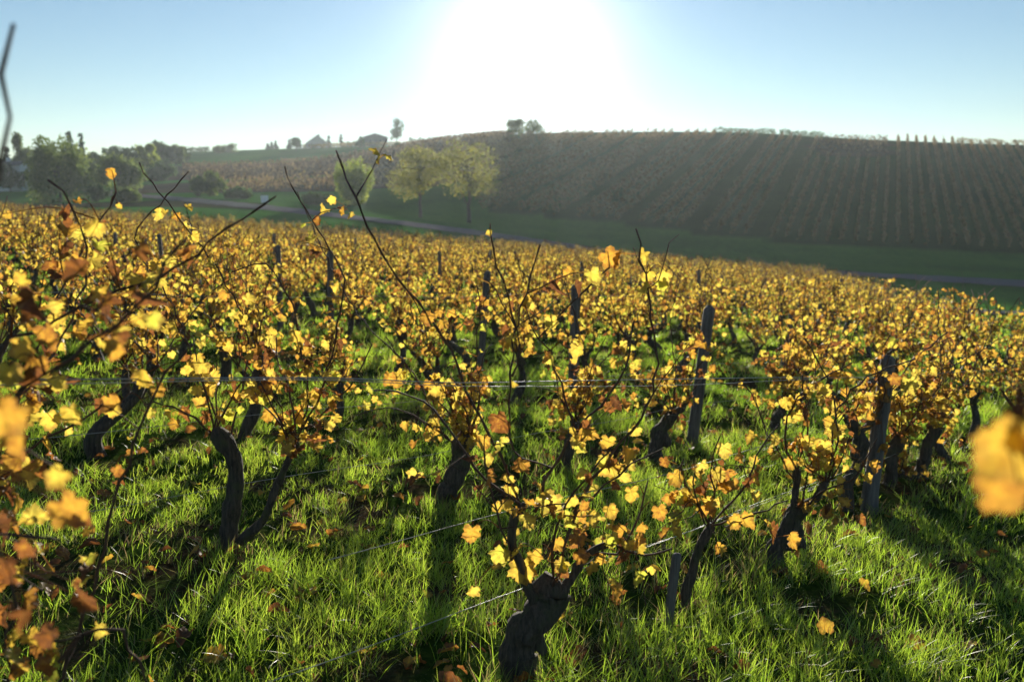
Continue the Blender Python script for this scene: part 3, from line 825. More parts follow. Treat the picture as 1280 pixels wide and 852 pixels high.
# shoot reaching in from the right edge
hero_vine(None, "very blurred large golden leaf hanging at the right edge, close to the lens",
    [(0.06, 0.05, [(1740, 1850, 0.3), (1720, 1350, 0.3), (1700, 1100, 0.3), (1690, 900, 0.3)])],
    [(0.0, [(1690, 900, 0.3), (1560, 640, 0.15), (1420, 500, 0.05), (1310, 480, 0.0), (1262, 520, 0.0)], 0.0035)],
    108, [(1246, 565, 100, 0.4, 0.0), (1262, 618, 92, 0.27, 0.01), (1274, 545, 70, 0.46, -0.01)],
    Y=0.72, base=np.array([1.24, 1.02, float(ground_h(1.24, 1.02))]))

# row B -----------------------------------------------------------
hero_vine((288, 684), "dark upright vine trunk standing clear in grass at left, thin second stem beside it",
    [(0.062, 0.05, [(287, 686, 0), (286, 650, 0), (294, 610, 0), (290, 575, 0), (278, 550, 0), (266, 540, 0)]),
     (0.03, 0.02, [(300, 678, 0), (330, 645, -0.05), (350, 600, -0.08), (372, 552, -0.08)])],
    [(0.35, [(266, 542, 0), (240, 520, 0), (205, 505, 0.0), (180, 506, 0.02)], 0.007),
     (0.3, [(372, 552, 0), (385, 500, 0), (378, 440, 0.05), (365, 380, 0.05), (330, 330, 0.05), (290, 340, 0.05)], 0.0055),
     (0.3, [(372, 552, 0), (400, 490, 0), (420, 420, 0.05), (430, 350, 0.05), (405, 300, 0.1), (372, 245, 0.1), (356, 208, 0.1)], 0.006),
     (0.5, [(372, 552, 0), (400, 520, 0), (440, 480, 0.05), (465, 430, 0.05)], 0.0045),
     (0.5, [(285, 560, 0), (300, 500, 0.1), (310, 420, 0.2), (280, 350, 0.2), (222, 270, 0.2), (190, 228, 0.2), (174, 203, 0.2)], 0.006),
     (0.4, [(285, 560, 0), (250, 470, 0.1), (215, 380, 0.2), (170, 300, 0.2), (205, 250, 0.2), (236, 214, 0.2)], 0.005),
     (0.6, [(372, 552, 0), (350, 510, 0), (335, 470, 0.05), (340, 420, 0.1)], 0.0045)],
    109, [(335, 520, 26, 0.36, 0), (350, 525, 20, 0.6, 0), (385, 495, 16, 0.68, 0), (418, 500, 26, 0.62, 0), (408, 432, 16, 0.7, 0), (375, 425, 30, 0.5, 0), (420, 475, 24, 0.6, 0), (300, 400, 22, 0.6, 0.1)], extra_shoots=6, cane_leaf=0.8, leaf_gain=1.35)
hero_vine((560, 628), "short thick vine stump in the middle of the grass, left of the large yellow leaves",
    [(0.085, 0.075, [(556, 630, 0), (566, 600, 0), (578, 570, 0), (586, 545, 0)])],
    [(0.2, [(580, 552, 0), (558, 547, 0), (526, 483, 0.05), (497, 443, 0.05), (447, 393, 0.1), (410, 325, 0.15), (385, 270, 0.2), (372, 240, 0.2)], 0.0055),
     (0.5, [(586, 548, 0), (600, 500, 0), (595, 440, 0.05), (600, 380, 0.05), (590, 330, 0.1)], 0.005),
     (0.3, [(576, 560, 0), (520, 520, 0), (480, 510, 0.05), (440, 520, 0.05)], 0.006)],
    110, [(485, 475, 24, 0.3, 0), (500, 470, 20, 0.6, 0)], extra_shoots=8, cane_leaf=0.75, leaf_gain=1.2)
hero_vine((712, 592), "thin vine trunk half hidden behind the orange leaves at centre",
    [(0.055, 0.045, [(708, 594, 0), (712, 560, 0), (722, 525, 0)])],
    [(0.6, [(722, 528, 0), (735, 470, 0), (720, 400, 0.05), (705, 350, 0.1)], 0.005)],
    111, extra_shoots=8, cane_leaf=0.75)
hero_vine((818, 578), "stout dark vine trunk left of the tall leaning post",
    [(0.085, 0.06, [(815, 580, 0), (822, 550, 0), (838, 520, 0)]),
     (0.05, 0.03, [(832, 530, 0), (850, 512, 0), (862, 495, 0)])],
    [(0.6, [(838, 522, 0), (845, 470, 0), (838, 400, 0.05), (850, 350, 0.1)], 0.005)],
    112, extra_shoots=9, cane_leaf=0.8)
hero_vine((966, 548), "dark vine trunk in the leafy second row just right of the tall leaning post",
    [(0.075, 0.05, [(964, 550, 0), (972, 520, 0), (988, 492, 0)])],
    [(0.7, [(986, 494, 0), (1000, 450, 0), (990, 400, 0.05)], 0.005)],
    113, extra_shoots=9, cane_leaf=0.85)
for p in ((288, 684), (560, 628), (712, 592), (818, 578), (966, 548)): note(1, *p)

# ------------------------------------------------------------------ posts, stakes, wires
def post(base, height, r, lean=(0, 0), label="", seed=0, name="trellis_post", group="wooden trellis posts"):
    g = np.random.default_rng(seed)
    base = np.asarray(base, float)
    n = 12; t = np.linspace(0, 1, n)
    P = np.stack([lean[0] * t, lean[1] * t, -0.2 + t * (height + 0.2)], 1)
    P[:, :2] += g.normal(0, r * 0.06, (n, 2))
    R = r * (1.06 - 0.12 * t + g.normal(0, 0.02, n)); R[-2] = R[-3]; R[-1] = R[-2] * 0.8
    P[-1, 2] = P[-2, 2] + 0.012 + (P[-1, 2] - P[-2, 2]) * 0.1
    b = MB(); V, Fc = tube(P, R, 11, 0.06, seed); b.add(V, Fc)
    o = b.build(name, M_post, smooth=True); o.location = tuple(base)
    return tag(o, label, "post", group)

pb = loc_of(862, 556)
tp = at(889, 368, pb[1] + 0.05)
post(pb, tp[2] - pb[2], 0.047, (tp[0] - pb[0], 0.05), "tall grey wooden post leaning right, standing in the second row", 1)
pa = loc_of(1083, 642); ta = at(1112, 428, pa[1] + 0.1)
post(pa, ta[2] - pa[2], 0.05, (ta[0] - pa[0], 0.1), "weathered post at right with a bent vine trunk against it", 2)
st = loc_of(834, 790); ts = at(846, 692, st[1])
b = MB(); V, Fc = tube(np.array([(0, 0, -0.15), (0, 0, 0), ((ts[0] - st[0]) * 0.5, 0, (ts[2] - st[2]) * 0.5), (ts[0] - st[0], 0, ts[2] - st[2] - 0.01), (ts[0] - st[0], 0, ts[2] - st[2])]), np.array([0.022, 0.022, 0.021, 0.02, 0.016]), 8, 0.08, 5); b.add(V, Fc)
o = b.build("wooden_stake", M_post); o.location = tuple(st)
tag(o, "short pale stake in the grass beside the slim young vine", "stake")

ORD = ["first", "second", "third", "fourth", "fifth", "sixth", "seventh", "eighth", "ninth", "tenth", "eleventh", "twelfth", "thirteenth", "fourteenth", "fifteenth", "sixteenth", "seventeenth", "eighteenth", "nineteenth", "twentieth"]
post_xy = []
for (px, top_py, row, lab) in ((718, 344, 2, "thick grey post at centre, third row, its flat top above the leaves"),
                               (597, 328, 3, "leaning post left of centre among yellow leaves, beyond the third row"),
                               (410, 303, 4, "dark post standing in yellow leaves beneath the lime green bush"),
                               (346, 297, 5, "stubby dark post in yellow leaves near the white roadside sign"),
                               (1030, 376, 3, "dark post rising from dense yellow leaves between tall post and road"),
                               (1203, 402, 2, "thin grey post in the yellow vines below the road at right"),
                               (728, 322, 6, "slender post seen just behind the thick central post"),
                               (548, 308, 7, "small distant post left of centre below the two yellow trees"),
                               (985, 385, 2, "broken leaning post among the leaves right of the tall post")):
    nrow = ROW_A + ROW_GAP * row
    u = (px - 640) / F_PX / 1.005
    y = nrow / (RN[1] + RN[0] * u); x = u * y
    z = float(ground_h(x, y)); top = CAM_Z + float(slope_at(top_py)) * y
    h = float(np.clip(top - z, 0.8, 1.5))
    lean = (0.12, 0.02) if px in (597, 985) else (0.02 * math.sin(px), 0.01)
    post((x, y, z), h, 0.05 if px == 718 else 0.04, lean, lab, px)
    post_xy.append((x, y))
for row in range(4, 26, 1):
    nrow = ROW_A + ROW_GAP * row
    for s in np.arange(nrow * 0.1 + 3 * math.sin(row * 2.3), 60, 7.0):
        x, y = row_xy(nrow, s)
        if y < 6 or not in_field(x, y) or y > 34: continue
        z = float(ground_h(x, y)); pxx, pyy = project(x, y, z + 1.2)
        if not (10 < pxx < 1270): continue
        if any(math.hypot(x - a, y - b) < 2 for a, b in post_xy): continue
        post((x, y, z), 1.15 + 0.15 * math.sin(row + s), 0.036, (0.06 * math.sin(row * 5 + s), 0.03), "distant slender post poking out of the crowded yellow rows", row * 100 + int(s), group="distant slender posts")

def wire(n, hgt, s0, s1, label, r=0.0016, sag=0.03, seed=0):
    g = np.random.default_rng(seed)
    ss = np.linspace(s0, s1, 60)
    xy = RN[None] * n + RD[None] * ss[:, None]
    z = ground_h(xy[:, 0], xy[:, 1]) * 0 + plane_h(xy[:, 0], xy[:, 1]) + hgt - sag * np.sin(np.pi * ((ss - s0) % 5.0) / 5.0) + 0.008 * np.sin(ss * 3.1)
    P = np.column_stack([xy, z])
    b = MB(); V, Fc = tube(P, r, 5); b.add(V, Fc)
    o = b.build("trellis_wire", M_wire)
    return tag(o, label, "wire", "trellis wires")
# the top wire of the nearest row, running right across the photograph
P = resample([at(-200, 474, 1.72), at(100, 474, 2.13), at(400, 472, 2.65), at(560, 478, 3.02), at(700, 476, 3.5), at(940, 472, 4.75), at(1108, 470, 6.2), at(1240, 462, 8.4)], 90)
b = MB(); V, Fc = tube(P, 0.0022, 6); b.add(V, Fc)
tag(b.build("trellis_wire", M_wire), "pale level wire crossing the whole photo at mid height", "wire", "trellis wires")
b = MB(); V, Fc = tube(P[:62] + np.array([0.0, 0.02, -0.022]) + np.column_stack([np.zeros(62), np.zeros(62), 0.012 * np.sin(np.linspace(0, 9, 62))]), 0.0016, 6); b.add(V, Fc)
tag(b.build("trellis_wire", M_wire), "thinner wire running just under the pale level wire", "wire", "trellis wires")
wire(ROW_A + 0.02, 0.235, 1.0, 6.5, "lowest wire of the nearest row, passing the thick bottom stump", 0.0017, 0.02, 1)
wire(ROW_A - 0.04, 0.27, 2.7, 7.5, "second low wire beside the young vine, just above the lowest one", 0.0013, 0.03, 2)
wire(ROW_A + 0.0, 0.57, 1.6, 7.5, "middle wire of the nearest row behind the large yellow leaves", 0.0015, 0.02, 3)
wire(ROW_A + ROW_GAP, 0.27, 1.2, 10, "low wire of the second row crossing the stump in the grass", 0.0015, 0.02, 4)
wire(ROW_A + ROW_GAP, 0.62, 1.2, 10, "middle wire of the second row at the height of its trunk tops", 0.0015, 0.03, 5)
wire(ROW_A + 2 * ROW_GAP, 1.05, 2.0, 14, "thin top wire of the third row touching the thick central post", 0.0015, 0.03, 6)

# ------------------------------------------------------------------ all other vines on the grid
near_protos = [make_near_vine(500 + k) for k in range(6)]
far_protos = [make_far_vine(700 + k) for k in range(9)]
cand = []
g = np.random.default_rng(5)
for row in range(0, 60):
    nrow = ROW_A + ROW_GAP * row
    ph = g.random()
    for s in np.arange(-70, 95, 1.0):
        ss = s + ph + g.normal(0, 0.07); miss = g.random() < 0.07; rot = g.normal(0, 0.25) + (math.pi if g.random() < 0.5 else 0); sc = g.uniform(0.88, 1.1); off = g.normal(0, 0.06)
        if miss: continue
        x, y = row_xy(nrow + off, ss)
        if y < 2.5 or not in_field(x, y): continue
        if row == 0 and ss < max(HERO_S[0]) + 0.6: continue
        if row == 1 and min(HERO_S[1]) - 0.55 < ss < max(HERO_S[1]) + 0.6: continue
        z = float(ground_h(x, y)); px, py = project(x, y, z + 0.8)
        if not (-330 < px < 1610): continue
        cand.append((float(y), row, float(x), z, float(px), rot, sc))
cand.sort()
vis = [c for c in cand if -30 < c[4] < 1310]
N_OWN = 268
own = vis[:N_OWN]; own_set = set(own)
rest = [c for c in cand if c not in own_set]
ROWNAME = {1: "second", 2: "third", 3: "fourth", 4: "fifth"}
counts = {}
lab_of = {}
for c in sorted([c for c in own if c[0] < 11 and c[1] in (0, 1, 2, 3, 4)], key=lambda c: (c[1], c[4])):
    counts[c[1]] = counts.get(c[1], 0) + 1; k = counts[c[1]]
    if k > 20: continue
    if c[1] == 0: lab_of[c] = f"{ORD[k - 1]} leafy vine in the nearest row beyond the thick trunks at right"
    elif c[1] == 1:
        left = c[4] < 640
        lab_of[c] = "yellow-leaved vine at the left edge, left of the clear-standing dark trunk" if left and k == 1 else f"{ORD[k - 1]} vine from the left in the second row, outside the bare-trunked ones"
    else: lab_of[c] = f"{ORD[k - 1]} vine from the left in the {ROWNAME[c[1]]} row from the camera"
used = set()
def place(proto, c, first):
    o = proto if first else copy_tree(proto)
    y, row, x, z, px, rot, sc = c
    o.location = (x, y, z); o.rotation_euler = (0, 0, (math.pi / 2 - TH) + rot); o.scale = (sc, sc, sc)
    if c in lab_of: tag(o, lab_of[c], "vine", "vines of the front rows")
    elif y < 16: tag(o, "yellow vine in the dense rows a few rows behind the wooden posts", "vine", "yellow vines just behind the posts")
    else: tag(o, "small distant yellow vine in the crowded far rows of the near field", "vine", "distant yellow vines")
    return o
for i, c in enumerate(own):
    protos = near_protos if c[0] < 13 else far_protos
    k = (i * 7 + c[1] * 3) % len(protos)
    key = (protos is near_protos, k)
    place(protos[k], c, key not in used); used.add(key)
for flag, protos in ((True, near_protos), (False, far_protos)):
    for k, p in enumerate(protos):
        if (flag, k) not in used:
            for ch in list(p.children):
                for gc in list(ch.children): bpy.data.objects.remove(gc)
                bpy.data.objects.remove(ch)
            bpy.data.objects.remove(p)

def join_arrays(b):
    return np.concatenate(b.V), np.concatenate(b.T), np.concatenate(b.R), np.concatenate(b.W), b.F
stuff = MB()
geo = []
for k in range(6):
    tb, cb = far_vine_geo(900 + k, 0.85, KITE, KITE_F)
    geo.append((join_arrays(tb), join_arrays(cb)))
geo_mid = []
for k in range(4):
    tb, cb = far_vine_geo(950 + k)
    geo_mid.append((join_arrays(tb), join_arrays(cb)))
for i, c in enumerate(rest):
    y, row, x, z, px, rot, sc = c
    pool = geo_mid if y < 28 else geo
    a = (math.pi / 2 - TH) + rot; ca, sa = math.cos(a) * sc, math.sin(a) * sc
    for q, (V, T, R, W_, Fs) in enumerate(pool[i % len(pool)]):
        W = np.column_stack([V[:, 0] * ca - V[:, 1] * sa + x, V[:, 0] * sa + V[:, 1] * ca + y, V[:, 2] * sc + z])
        base = stuff.n
        stuff.V.append(W); stuff.T.append(np.clip(T + 0.06 * math.sin(i * 1.7), 0, 1)); stuff.R.append(R); stuff.W.append(W_)
        for f, mat in Fs: stuff.F.append((f + base, 2 if q == 0 else mat))
        stuff.n += len(W)
tag(stuff.build("distant_vineyard_growth", [M_leaf, M_cane, M_bark]), "mass of far yellow vines filling the field up to the valley road", "vines", kind='stuff')

# ------------------------------------------------------------------ grass, litter
def grass_field():
    g = np.random.default_rng(77)
    bands = [(1.6, 3.2, 300, 0.0032, 0.95), (3.2, 5.0, 270, 0.0035, 0.95), (5.0, 8.0, 170, 0.0048, 0.95), (8.0, 13.0, 80, 0.0075, 0.95), (13.0, 24.0, 20, 0.015, 1.05), (24.0, 45.0, 5, 0.028, 1.1)]
    allV, allT, cnt = [], [], 0
    FQ, FT = [], []
    off = 0
    for (y0, y1, dens, w, hs) in bands:
        half = 0.66 * y1 + 1.0
        nt = int((y1 - y0) * 2 * half * dens)
        y = y0 + (y1 - y0) * g.random(nt); x = (g.random(nt) * 2 - 1) * half
        keep = np.abs(x) < 0.66 * y + 1.0
        x, y = x[keep], y[keep]
        # thin, bare strip along the rows
        nn = RN[0] * x + RN[1] * y
        dr = np.abs(((nn - ROW_A + ROW_GAP / 2) % ROW_GAP) - ROW_GAP / 2)
        pn = vn2(x * 1.3, y * 1.3) * 0.6 + vn3(x * 3.7, y * 3.7) * 0.4
        pr = np.clip((dr - 0.04) / 0.22, 0.27, 1) * np.clip((pn - 0.18) / 0.2, 0.2, 1)
        keep = g.random(len(x)) < pr
        x, y, pn, dr = x[keep], y[keep], pn[keep], dr[keep]
        nb = 12
        m = len(x)
        tall = (0.045 + 0.13 * np.clip(vn1(x * 0.9 + 7, y * 0.9) * 0.6 + vn2(x * 2.9, y * 2.9 + 9) * 0.5 - 0.12, 0, 1)) * hs
        bx = np.repeat(x, nb) + g.normal(0, 0.022, m * nb); by = np.repeat(y, nb) + g.normal(0, 0.022, m * nb)
        h = np.repeat(tall, nb) * g.uniform(0.45, 1.35, m * nb)
        az = g.random(m * nb) * 6.283; lean = np.abs(g.normal(0.35, 0.3, m * nb))
        wind = 0.15
        dx = np.cos(az) * lean + wind * 0.4; dy = np.sin(az) * lean
        bend = g.uniform(0.25, 1.1, m * nb)
        ph = g.random(m * nb) * 6.283
        sx, sy = np.cos(ph), np.sin(ph)
        ww = w * g.uniform(0.6, 1.3, m * nb)
        bz = ground_h(bx, by) - 0.012
        rows = []
        for t, wf in ((0, 1.0), (0.45, 0.85), (0.78, 0.55)):
            cx = bx + h * (dx * t + dx * bend * t * t); cy = by + h * (dy * t + dy * bend * t * t)
            cz = bz + h * (t - 0.32 * lean * bend * t * t)
            rows.append(np.stack([cx - sx * ww * wf / 2, cy - sy * ww * wf / 2, cz], 1))
            rows.append(np.stack([cx + sx * ww * wf / 2, cy + sy * ww * wf / 2, cz], 1))
        t = 1.0
        rows.append(np.stack([bx + h * (dx + dx * bend), by + h * (dy + dy * bend), bz + h * (1 - 0.32 * lean * bend)], 1))
        V = np.stack(rows, 1)
        nbv = len(bx)
        tint = np.clip(0.12 + 0.5 * np.repeat(pn, nb) + 0.35 * np.repeat(vn3(x * 0.7, y * 0.7 + 3), nb) + g.normal(0, 0.16, nbv), 0.2, 1)
        dry = g.random(nbv) < (0.07 + 0.22 * np.repeat(dr < 0.3, nb) + 0.05 * np.repeat(pn < 0.4, nb))
        tint = np.where(dry, g.random(nbv) * 0.1, tint)
        b0 = (np.arange(nbv) * 7)[:, None] + off
        FQ.append(b0 + np.array([[0, 1, 3, 2]])); FQ.append(b0 + np.array([[2, 3, 5, 4]])); FT.append(b0 + np.array([[4, 5, 6]]))
        allV.append(V.reshape(-1, 3)); allT.append(np.repeat(tint, 7)); off += nbv * 7
    mb = MB()
    mb.add(np.concatenate(allV), [np.concatenate(FQ), np.concatenate(FT)], 0, np.concatenate(allT), 0.0)
    print("grass blades", off // 7)
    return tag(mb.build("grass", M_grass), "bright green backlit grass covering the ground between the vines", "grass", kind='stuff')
grass_field()

def litter():
    g = np.random.default_rng(88)
    n = 1700
    y = 2.2 + 10 * g.random(n) ** 1.4; x = (g.random(n) * 2 - 1) * (0.66 * y + 0.5)
    nn = RN[0] * x + RN[1] * y
    dr = np.abs(((nn - ROW_A + ROW_GAP / 2) % ROW_GAP) - ROW_GAP / 2)
    k = g.random(n) < np.where(dr < 0.4, 1, 0.35); x, y = x[k], y[k]; n = len(x)
    P = np.stack([x, y, ground_h(x, y) + 0.01 + 0.05 * g.random(n)], 1)
    X = norm(np.stack([g.normal(0, 1, n), g.normal(0, 1, n), g.normal(0, 0.35, n)], 1))
    Nn = norm(np.stack([g.normal(0, 0.4, n), g.normal(0, 0.4, n), np.ones(n)], 1))
    mb = MB(); leaves(mb, P, X, Nn, 0.035 + 0.045 * g.random(n), np.where(g.random(n) < 0.7, g.random(n) * 0.22, 0.25 + 0.3 * g.random(n)), g)
    # short prunings lying on the ground
    tag(mb.build("fallen_leaves", M_leaf), "dry brown fallen leaves scattered in the grass under the vines", "fallen leaves", kind='stuff')
litter()

# ------------------------------------------------------------------ vineyard on the far hillside
def hill_row(nh, y0, y1, w, h, dens, g, tint0):
    """one clipped vine row up the slope at perpendicular offset nh"""
    mb = MB()
    s = np.arange(y0 / HILL_D[1] - 20, y1 / HILL_D[1] + 60, 1.0)
    return mb
def scatter_row(P0, P1, g, width=0.45, height=1.15, per_m=9, tint=0.5, size=(0.22, 0.42)):
    L = float(np.linalg.norm(P1 - P0)); n = max(20, int(L * per_m))
    t = g.random(n)
    gap = vn1(np.full(n, P0[0] * 3.3), t * L * 0.8) > 0.16
    t = t[gap]; n = len(t)
    xy = P0[None] + (P1 - P0)[None] * t[:, None]
    d = norm(P1 - P0); nn = np.array([d[1], -d[0]])
    xy = xy + nn[None] * g.normal(0, width * 0.5, n)[:, None]
    hh = height * (0.8 + 0.4 * vn2(np.full(n, P0[0] * 1.7), t * L * 0.7))
    z = ground_h(xy[:, 0], xy[:, 1]) + 0.1 + hh * g.random(n) ** 0.8
    P = np.column_stack([xy, z])
    mb = MB()
    X = norm(g.normal(0, 1, (n, 3))); Nn = norm(g.normal(0, 1, (n, 3)))
    leaves(mb, P, X, Nn, size[0] + (size[1] - size[0]) * g.random(n), np.clip(tint + g.normal(0, 0.2, n), 0, 1), g, KITE, KITE_F, curl_scale=0.5)
    return mb

g = np.random.default_rng(31)
def row_span(nh, f_ok):
    ys = np.arange(100, 235, 1.0)
    # x such that HILL_N.p = nh and y known
    xs = (nh - HILL_N[1] * ys) / HILL_N[0]
    p = hill_px(xs, ys); ok = f_ok(p, xs, ys)
    if ok.sum() < 6: return None
    i = np.where(ok)[0]
    return np.array([xs[i[0]], ys[i[0]]]), np.array([xs[i[-1]], ys[i[-1]]])
SP_H = 1.62
nh_all = np.arange(-118, 110, SP_H)
nh_split = float(HILL_N @ np.array([at(1108, 240, 150)[0], 150.0]))
nh_low = float(HILL_N @ np.array([at(1020, 200, 166)[0], 166.0]))
blocks = {"straight": 0, "slant": 0, "lower": 0}
k = 0
for nh in nh_all:
    k += 1
    xs150 = (nh - HILL_N[1] * 150) / HILL_N[0]; p150 = float(hill_px(xs150, 150.0))
    if p150 > 1800: continue
    if nh > nh_split:
        r = row_span(nh, lambda p, x, y: (p > 560) & (p < 1420) & (y > hill_base(p) + 1) & (y < hill_top(p) + np.where(p < 1105, -4, np.where(p < 1192, 3, -2))))
        lab, grp = "vine row running straight up the right end of the far hill", "straight vine rows at the right end of the far hill"
    elif nh > nh_low:
        r = row_span(nh, lambda p, x, y: (p > 560) & (y > hill_base(p) + 1) & (y < 164))
        lab, grp = "vine row in the block beneath the hedge-like upper strip of far hill", "vine rows below the upper strip of the far hill"
    else:
        if k % 5 == 0: continue
        r = row_span(nh, lambda p, x, y: (p > 590) & (y > hill_base(p) + 1) & (y < hill_top(p) - 3))
        lab, grp = "slanting vine row on the hazy left part of the far hill", "slanting vine rows on the far hill"
    if r is None: continue
    pa_ = hill_px(r[0][0], r[0][1]); pb_ = hill_px(r[1][0], r[1][1])
    if min(pa_, pb_) > 1330 or max(pa_, pb_) < 570: continue
    mbr = scatter_row(r[0], r[1], g, 0.2, 1.15 if nh <= nh_split else 1.3, 40, 0.55, (0.14, 0.26))
    tag(mbr.build("vine_row", M_hillvine), lab, "vine row", grp)
# upper strip of cross rows between the blocks
for q, y in enumerate(np.arange(166, 184, 2.0)):
    a = np.array([at(1018 + (q % 3) * 2, 200, y)[0], y]); b_ = np.array([at(1107, 200, y + 3)[0], y + 3])
    tag(scatter_row(a, b_, g, 0.5, 1.1, 10, 0.25).build("vine_row", M_hillvine), "dark level vine row in the small upper strip of the far hill", "vine row", "level vine rows in the upper strip")
# low hedge line on the crest
a = np.array([at(892, 163, 190)[0], 190.0]); b_ = np.array([at(1030, 165, 186)[0], 186.0])
mbr = scatter_row(a, b_, g, 0.9, 1.0, 80, 0.7, (0.18, 0.36)); tag(mbr.build("crest_hedge", M_t_dark), "ragged low hedge along the top of the far hill", "hedge")
a = np.array([at(1196, 176, 185)[0], 185.0]); b_ = np.array([at(1420, 178, 187)[0], 187.0])
mbr = scatter_row(a, b_, g, 0.5, 0.9, 60, 0.8, (0.18, 0.34)); tag(mbr.build("vine_row", M_hillvine), "sunlit orange vine row on the crest at the far right", "vine row")
# left hillside: two brown blocks read as masses
def block(name, label, px0, px1, f0, f1, tint, mat, hgt=0.9, dens=1.0):
    mb = MB()
    for y in np.arange(100, 330, 2.4):
        segs = np.linspace(px0, px1, 24)
        ok = (y > f0(segs)) & (y < f1(segs))
        if ok.sum() < 2: continue
        i = np.where(ok)[0]
        a = np.array([at(segs[i[0]], 240, y)[0], y]); b_ = np.array([at(segs[i[-1]], 240, y)[0], y])
        m2 = scatter_row(a, b_, g, 0.6, hgt, 5 * dens, tint, (0.3, 0.6))
        base = mb.n
        mb.V += m2.V; mb.T += m2.T; mb.R += m2.R; mb.W += m2.W
        for f, mm in m2.F: mb.F.append((f + base, mm))
        mb.n += m2.n
    return tag(mb.build(name, mat), label, "vineyard", kind='stuff')
block("lower_hill_vineyard", "brown vineyard strip on the lower left hillside", 240, 640, lambda p: 140 + 0.02 * (p - 300), lambda p: 168 + 0.06 * (p - 300), 0.45, M_hillvine)
block("upper_hill_vineyard", "broad purple-brown vineyard on the left hillside below the house", 230, 640, lambda p: 176 + 0.02 * (p - 300), lambda p: 232 + 0.06 * (p - 300), 0.2, M_hillvine)
block("crest_vineyard", "thin orange-brown vineyard strip along the left crest", 380, 565, lambda p: 306 + 0 * p, lambda p: 316 + 0 * p, 0.8, M_hillvine, 1.1, 2)

# ------------------------------------------------------------------ trees
def tree(px, Y, top_py, width_px, mat, label, seed, name="tree", trunk_frac=0.25, shape="round", n=2600, leaf=(0.25, 0.5), clumps=26, gaps=0.0, base_py=None, group=None, cat="tree", trunk_r=None, lean=0.0):
    g = np.random.default_rng(seed)
    x = at(px, 240, Y)[0]
    zb = float(ground_h(x, Y))
    zt = CAM_Z + float(slope_at(top_py)) * Y
    H = max(1.2, zt - zb); W = width_px / F_PX * Y
    root = empty(name, (x, Y, zb), label, cat, group)
    tr = trunk_r or max(0.06, H * 0.022)
    tb = MB(); n_t = 10; t = np.linspace(0, 1, n_t)
    top_t = H * (0.86 if shape in ("cone", "column") else 0.66)
    TP = np.column_stack([lean * t * H * 0.3 + g.normal(0, 0.012 * H, n_t) * t, g.normal(0, 0.012 * H, n_t) * t, -0.3 + t * (top_t + 0.3)])
    V, Fc = tube(TP, tr * (1.2 - 1.0 * t) + 0.02, 8, 0.08, seed); tb.add(V, Fc)
    cx = MB(); centers = []
    zc0 = H * trunk_frac
    for k in range(clumps):
        a = g.random() * 6.283
        if shape == "cone":
            f = g.random() ** 0.8; zz = zc0 + (H - zc0) * f; rr = W / 2 * (1 - f) * g.uniform(0.35, 1.0); cr = max(0.12 * W, W * 0.24 * (1 - f) + 0.05 * W)
        elif shape == "column":
            f = g.random(); zz = zc0 + (H - zc0) * f * 0.97; prof = math.sin(math.pi * min(0.98, 0.15 + 0.83 * f)) ** 0.6; rr = W / 2 * prof * g.uniform(0.0, 0.75); cr = W * 0.3
        elif shape == "weeping":
            f = g.random() ** 0.7; zz = zc0 + (H - zc0) * f * 0.92; prof = math.sqrt(max(0.05, 1 - (f - 0.25) ** 2 / 0.8)); rr = W / 2 * prof * g.uniform(0.3, 0.9); cr = W * 0.16
        else:
            f = g.random(); zz = zc0 + (H - zc0) * (0.12 + 0.76 * f); prof = math.sqrt(max(0.02, 1 - ((f - 0.42) / 0.62) ** 2)); rr = W / 2 * prof * g.uniform(0.25, 0.88); cr = W * g.uniform(0.11, 0.2)
        c = np.array([math.cos(a) * rr + lean * H * 0.3 * f, math.sin(a) * rr, zz])
        centers.append((c, cr))
        if shape in ("round", "weeping") and k < 16:
            st = TP[int(g.integers(3, n_t))]
            mid = (st + c) / 2 + np.array([0, 0, 0.06 * H])
            Q = resample([st, mid, c], 7)
            V, Fc = tube(Q, np.linspace(tr * 0.4, tr * 0.1, 7), 5); tb.add(V, Fc)
    tb.build("trunk", M_tbark, root)
    w = np.array([cr ** 2 for _, cr in centers]); w = w / w.sum()
    idx = g.choice(len(centers), n, p=w)
    C = np.array([c for c, _ in centers])[idx]; CR = np.array([cr for _, cr in centers])[idx]
    dv = norm(g.normal(0, 1, (n, 3))); rad = CR * g.random(n) ** 0.45 * 1.05
    sq = np.array([1, 1, 0.8])
    if shape == "weeping": sq = np.array([0.8, 0.8, 1.7])
    if shape == "cone": sq = np.array([1, 1, 0.5])
    P = C + dv * rad[:, None] * sq
    P[:, 2] = np.maximum(P[:, 2], 0.05)
    X = norm(g.normal(0, 1, (n, 3)) + (np.array([0, 0, -1.6]) if shape == "weeping" else np.array([0, 0, -0.2])))
    tint = np.clip(0.5 + 0.25 * (g.random(len(centers))[idx] - 0.5) + g.normal(0, 0.16, n), 0, 1)
    leaves(cx, P, X, norm(g.normal(0, 1, (n, 3))), leaf[0] + (leaf[1] - leaf[0]) * g.random(n), tint, g, KITE, KITE_F, curl_scale=0.5)
    cx.build("crown", mat, root)
    return root

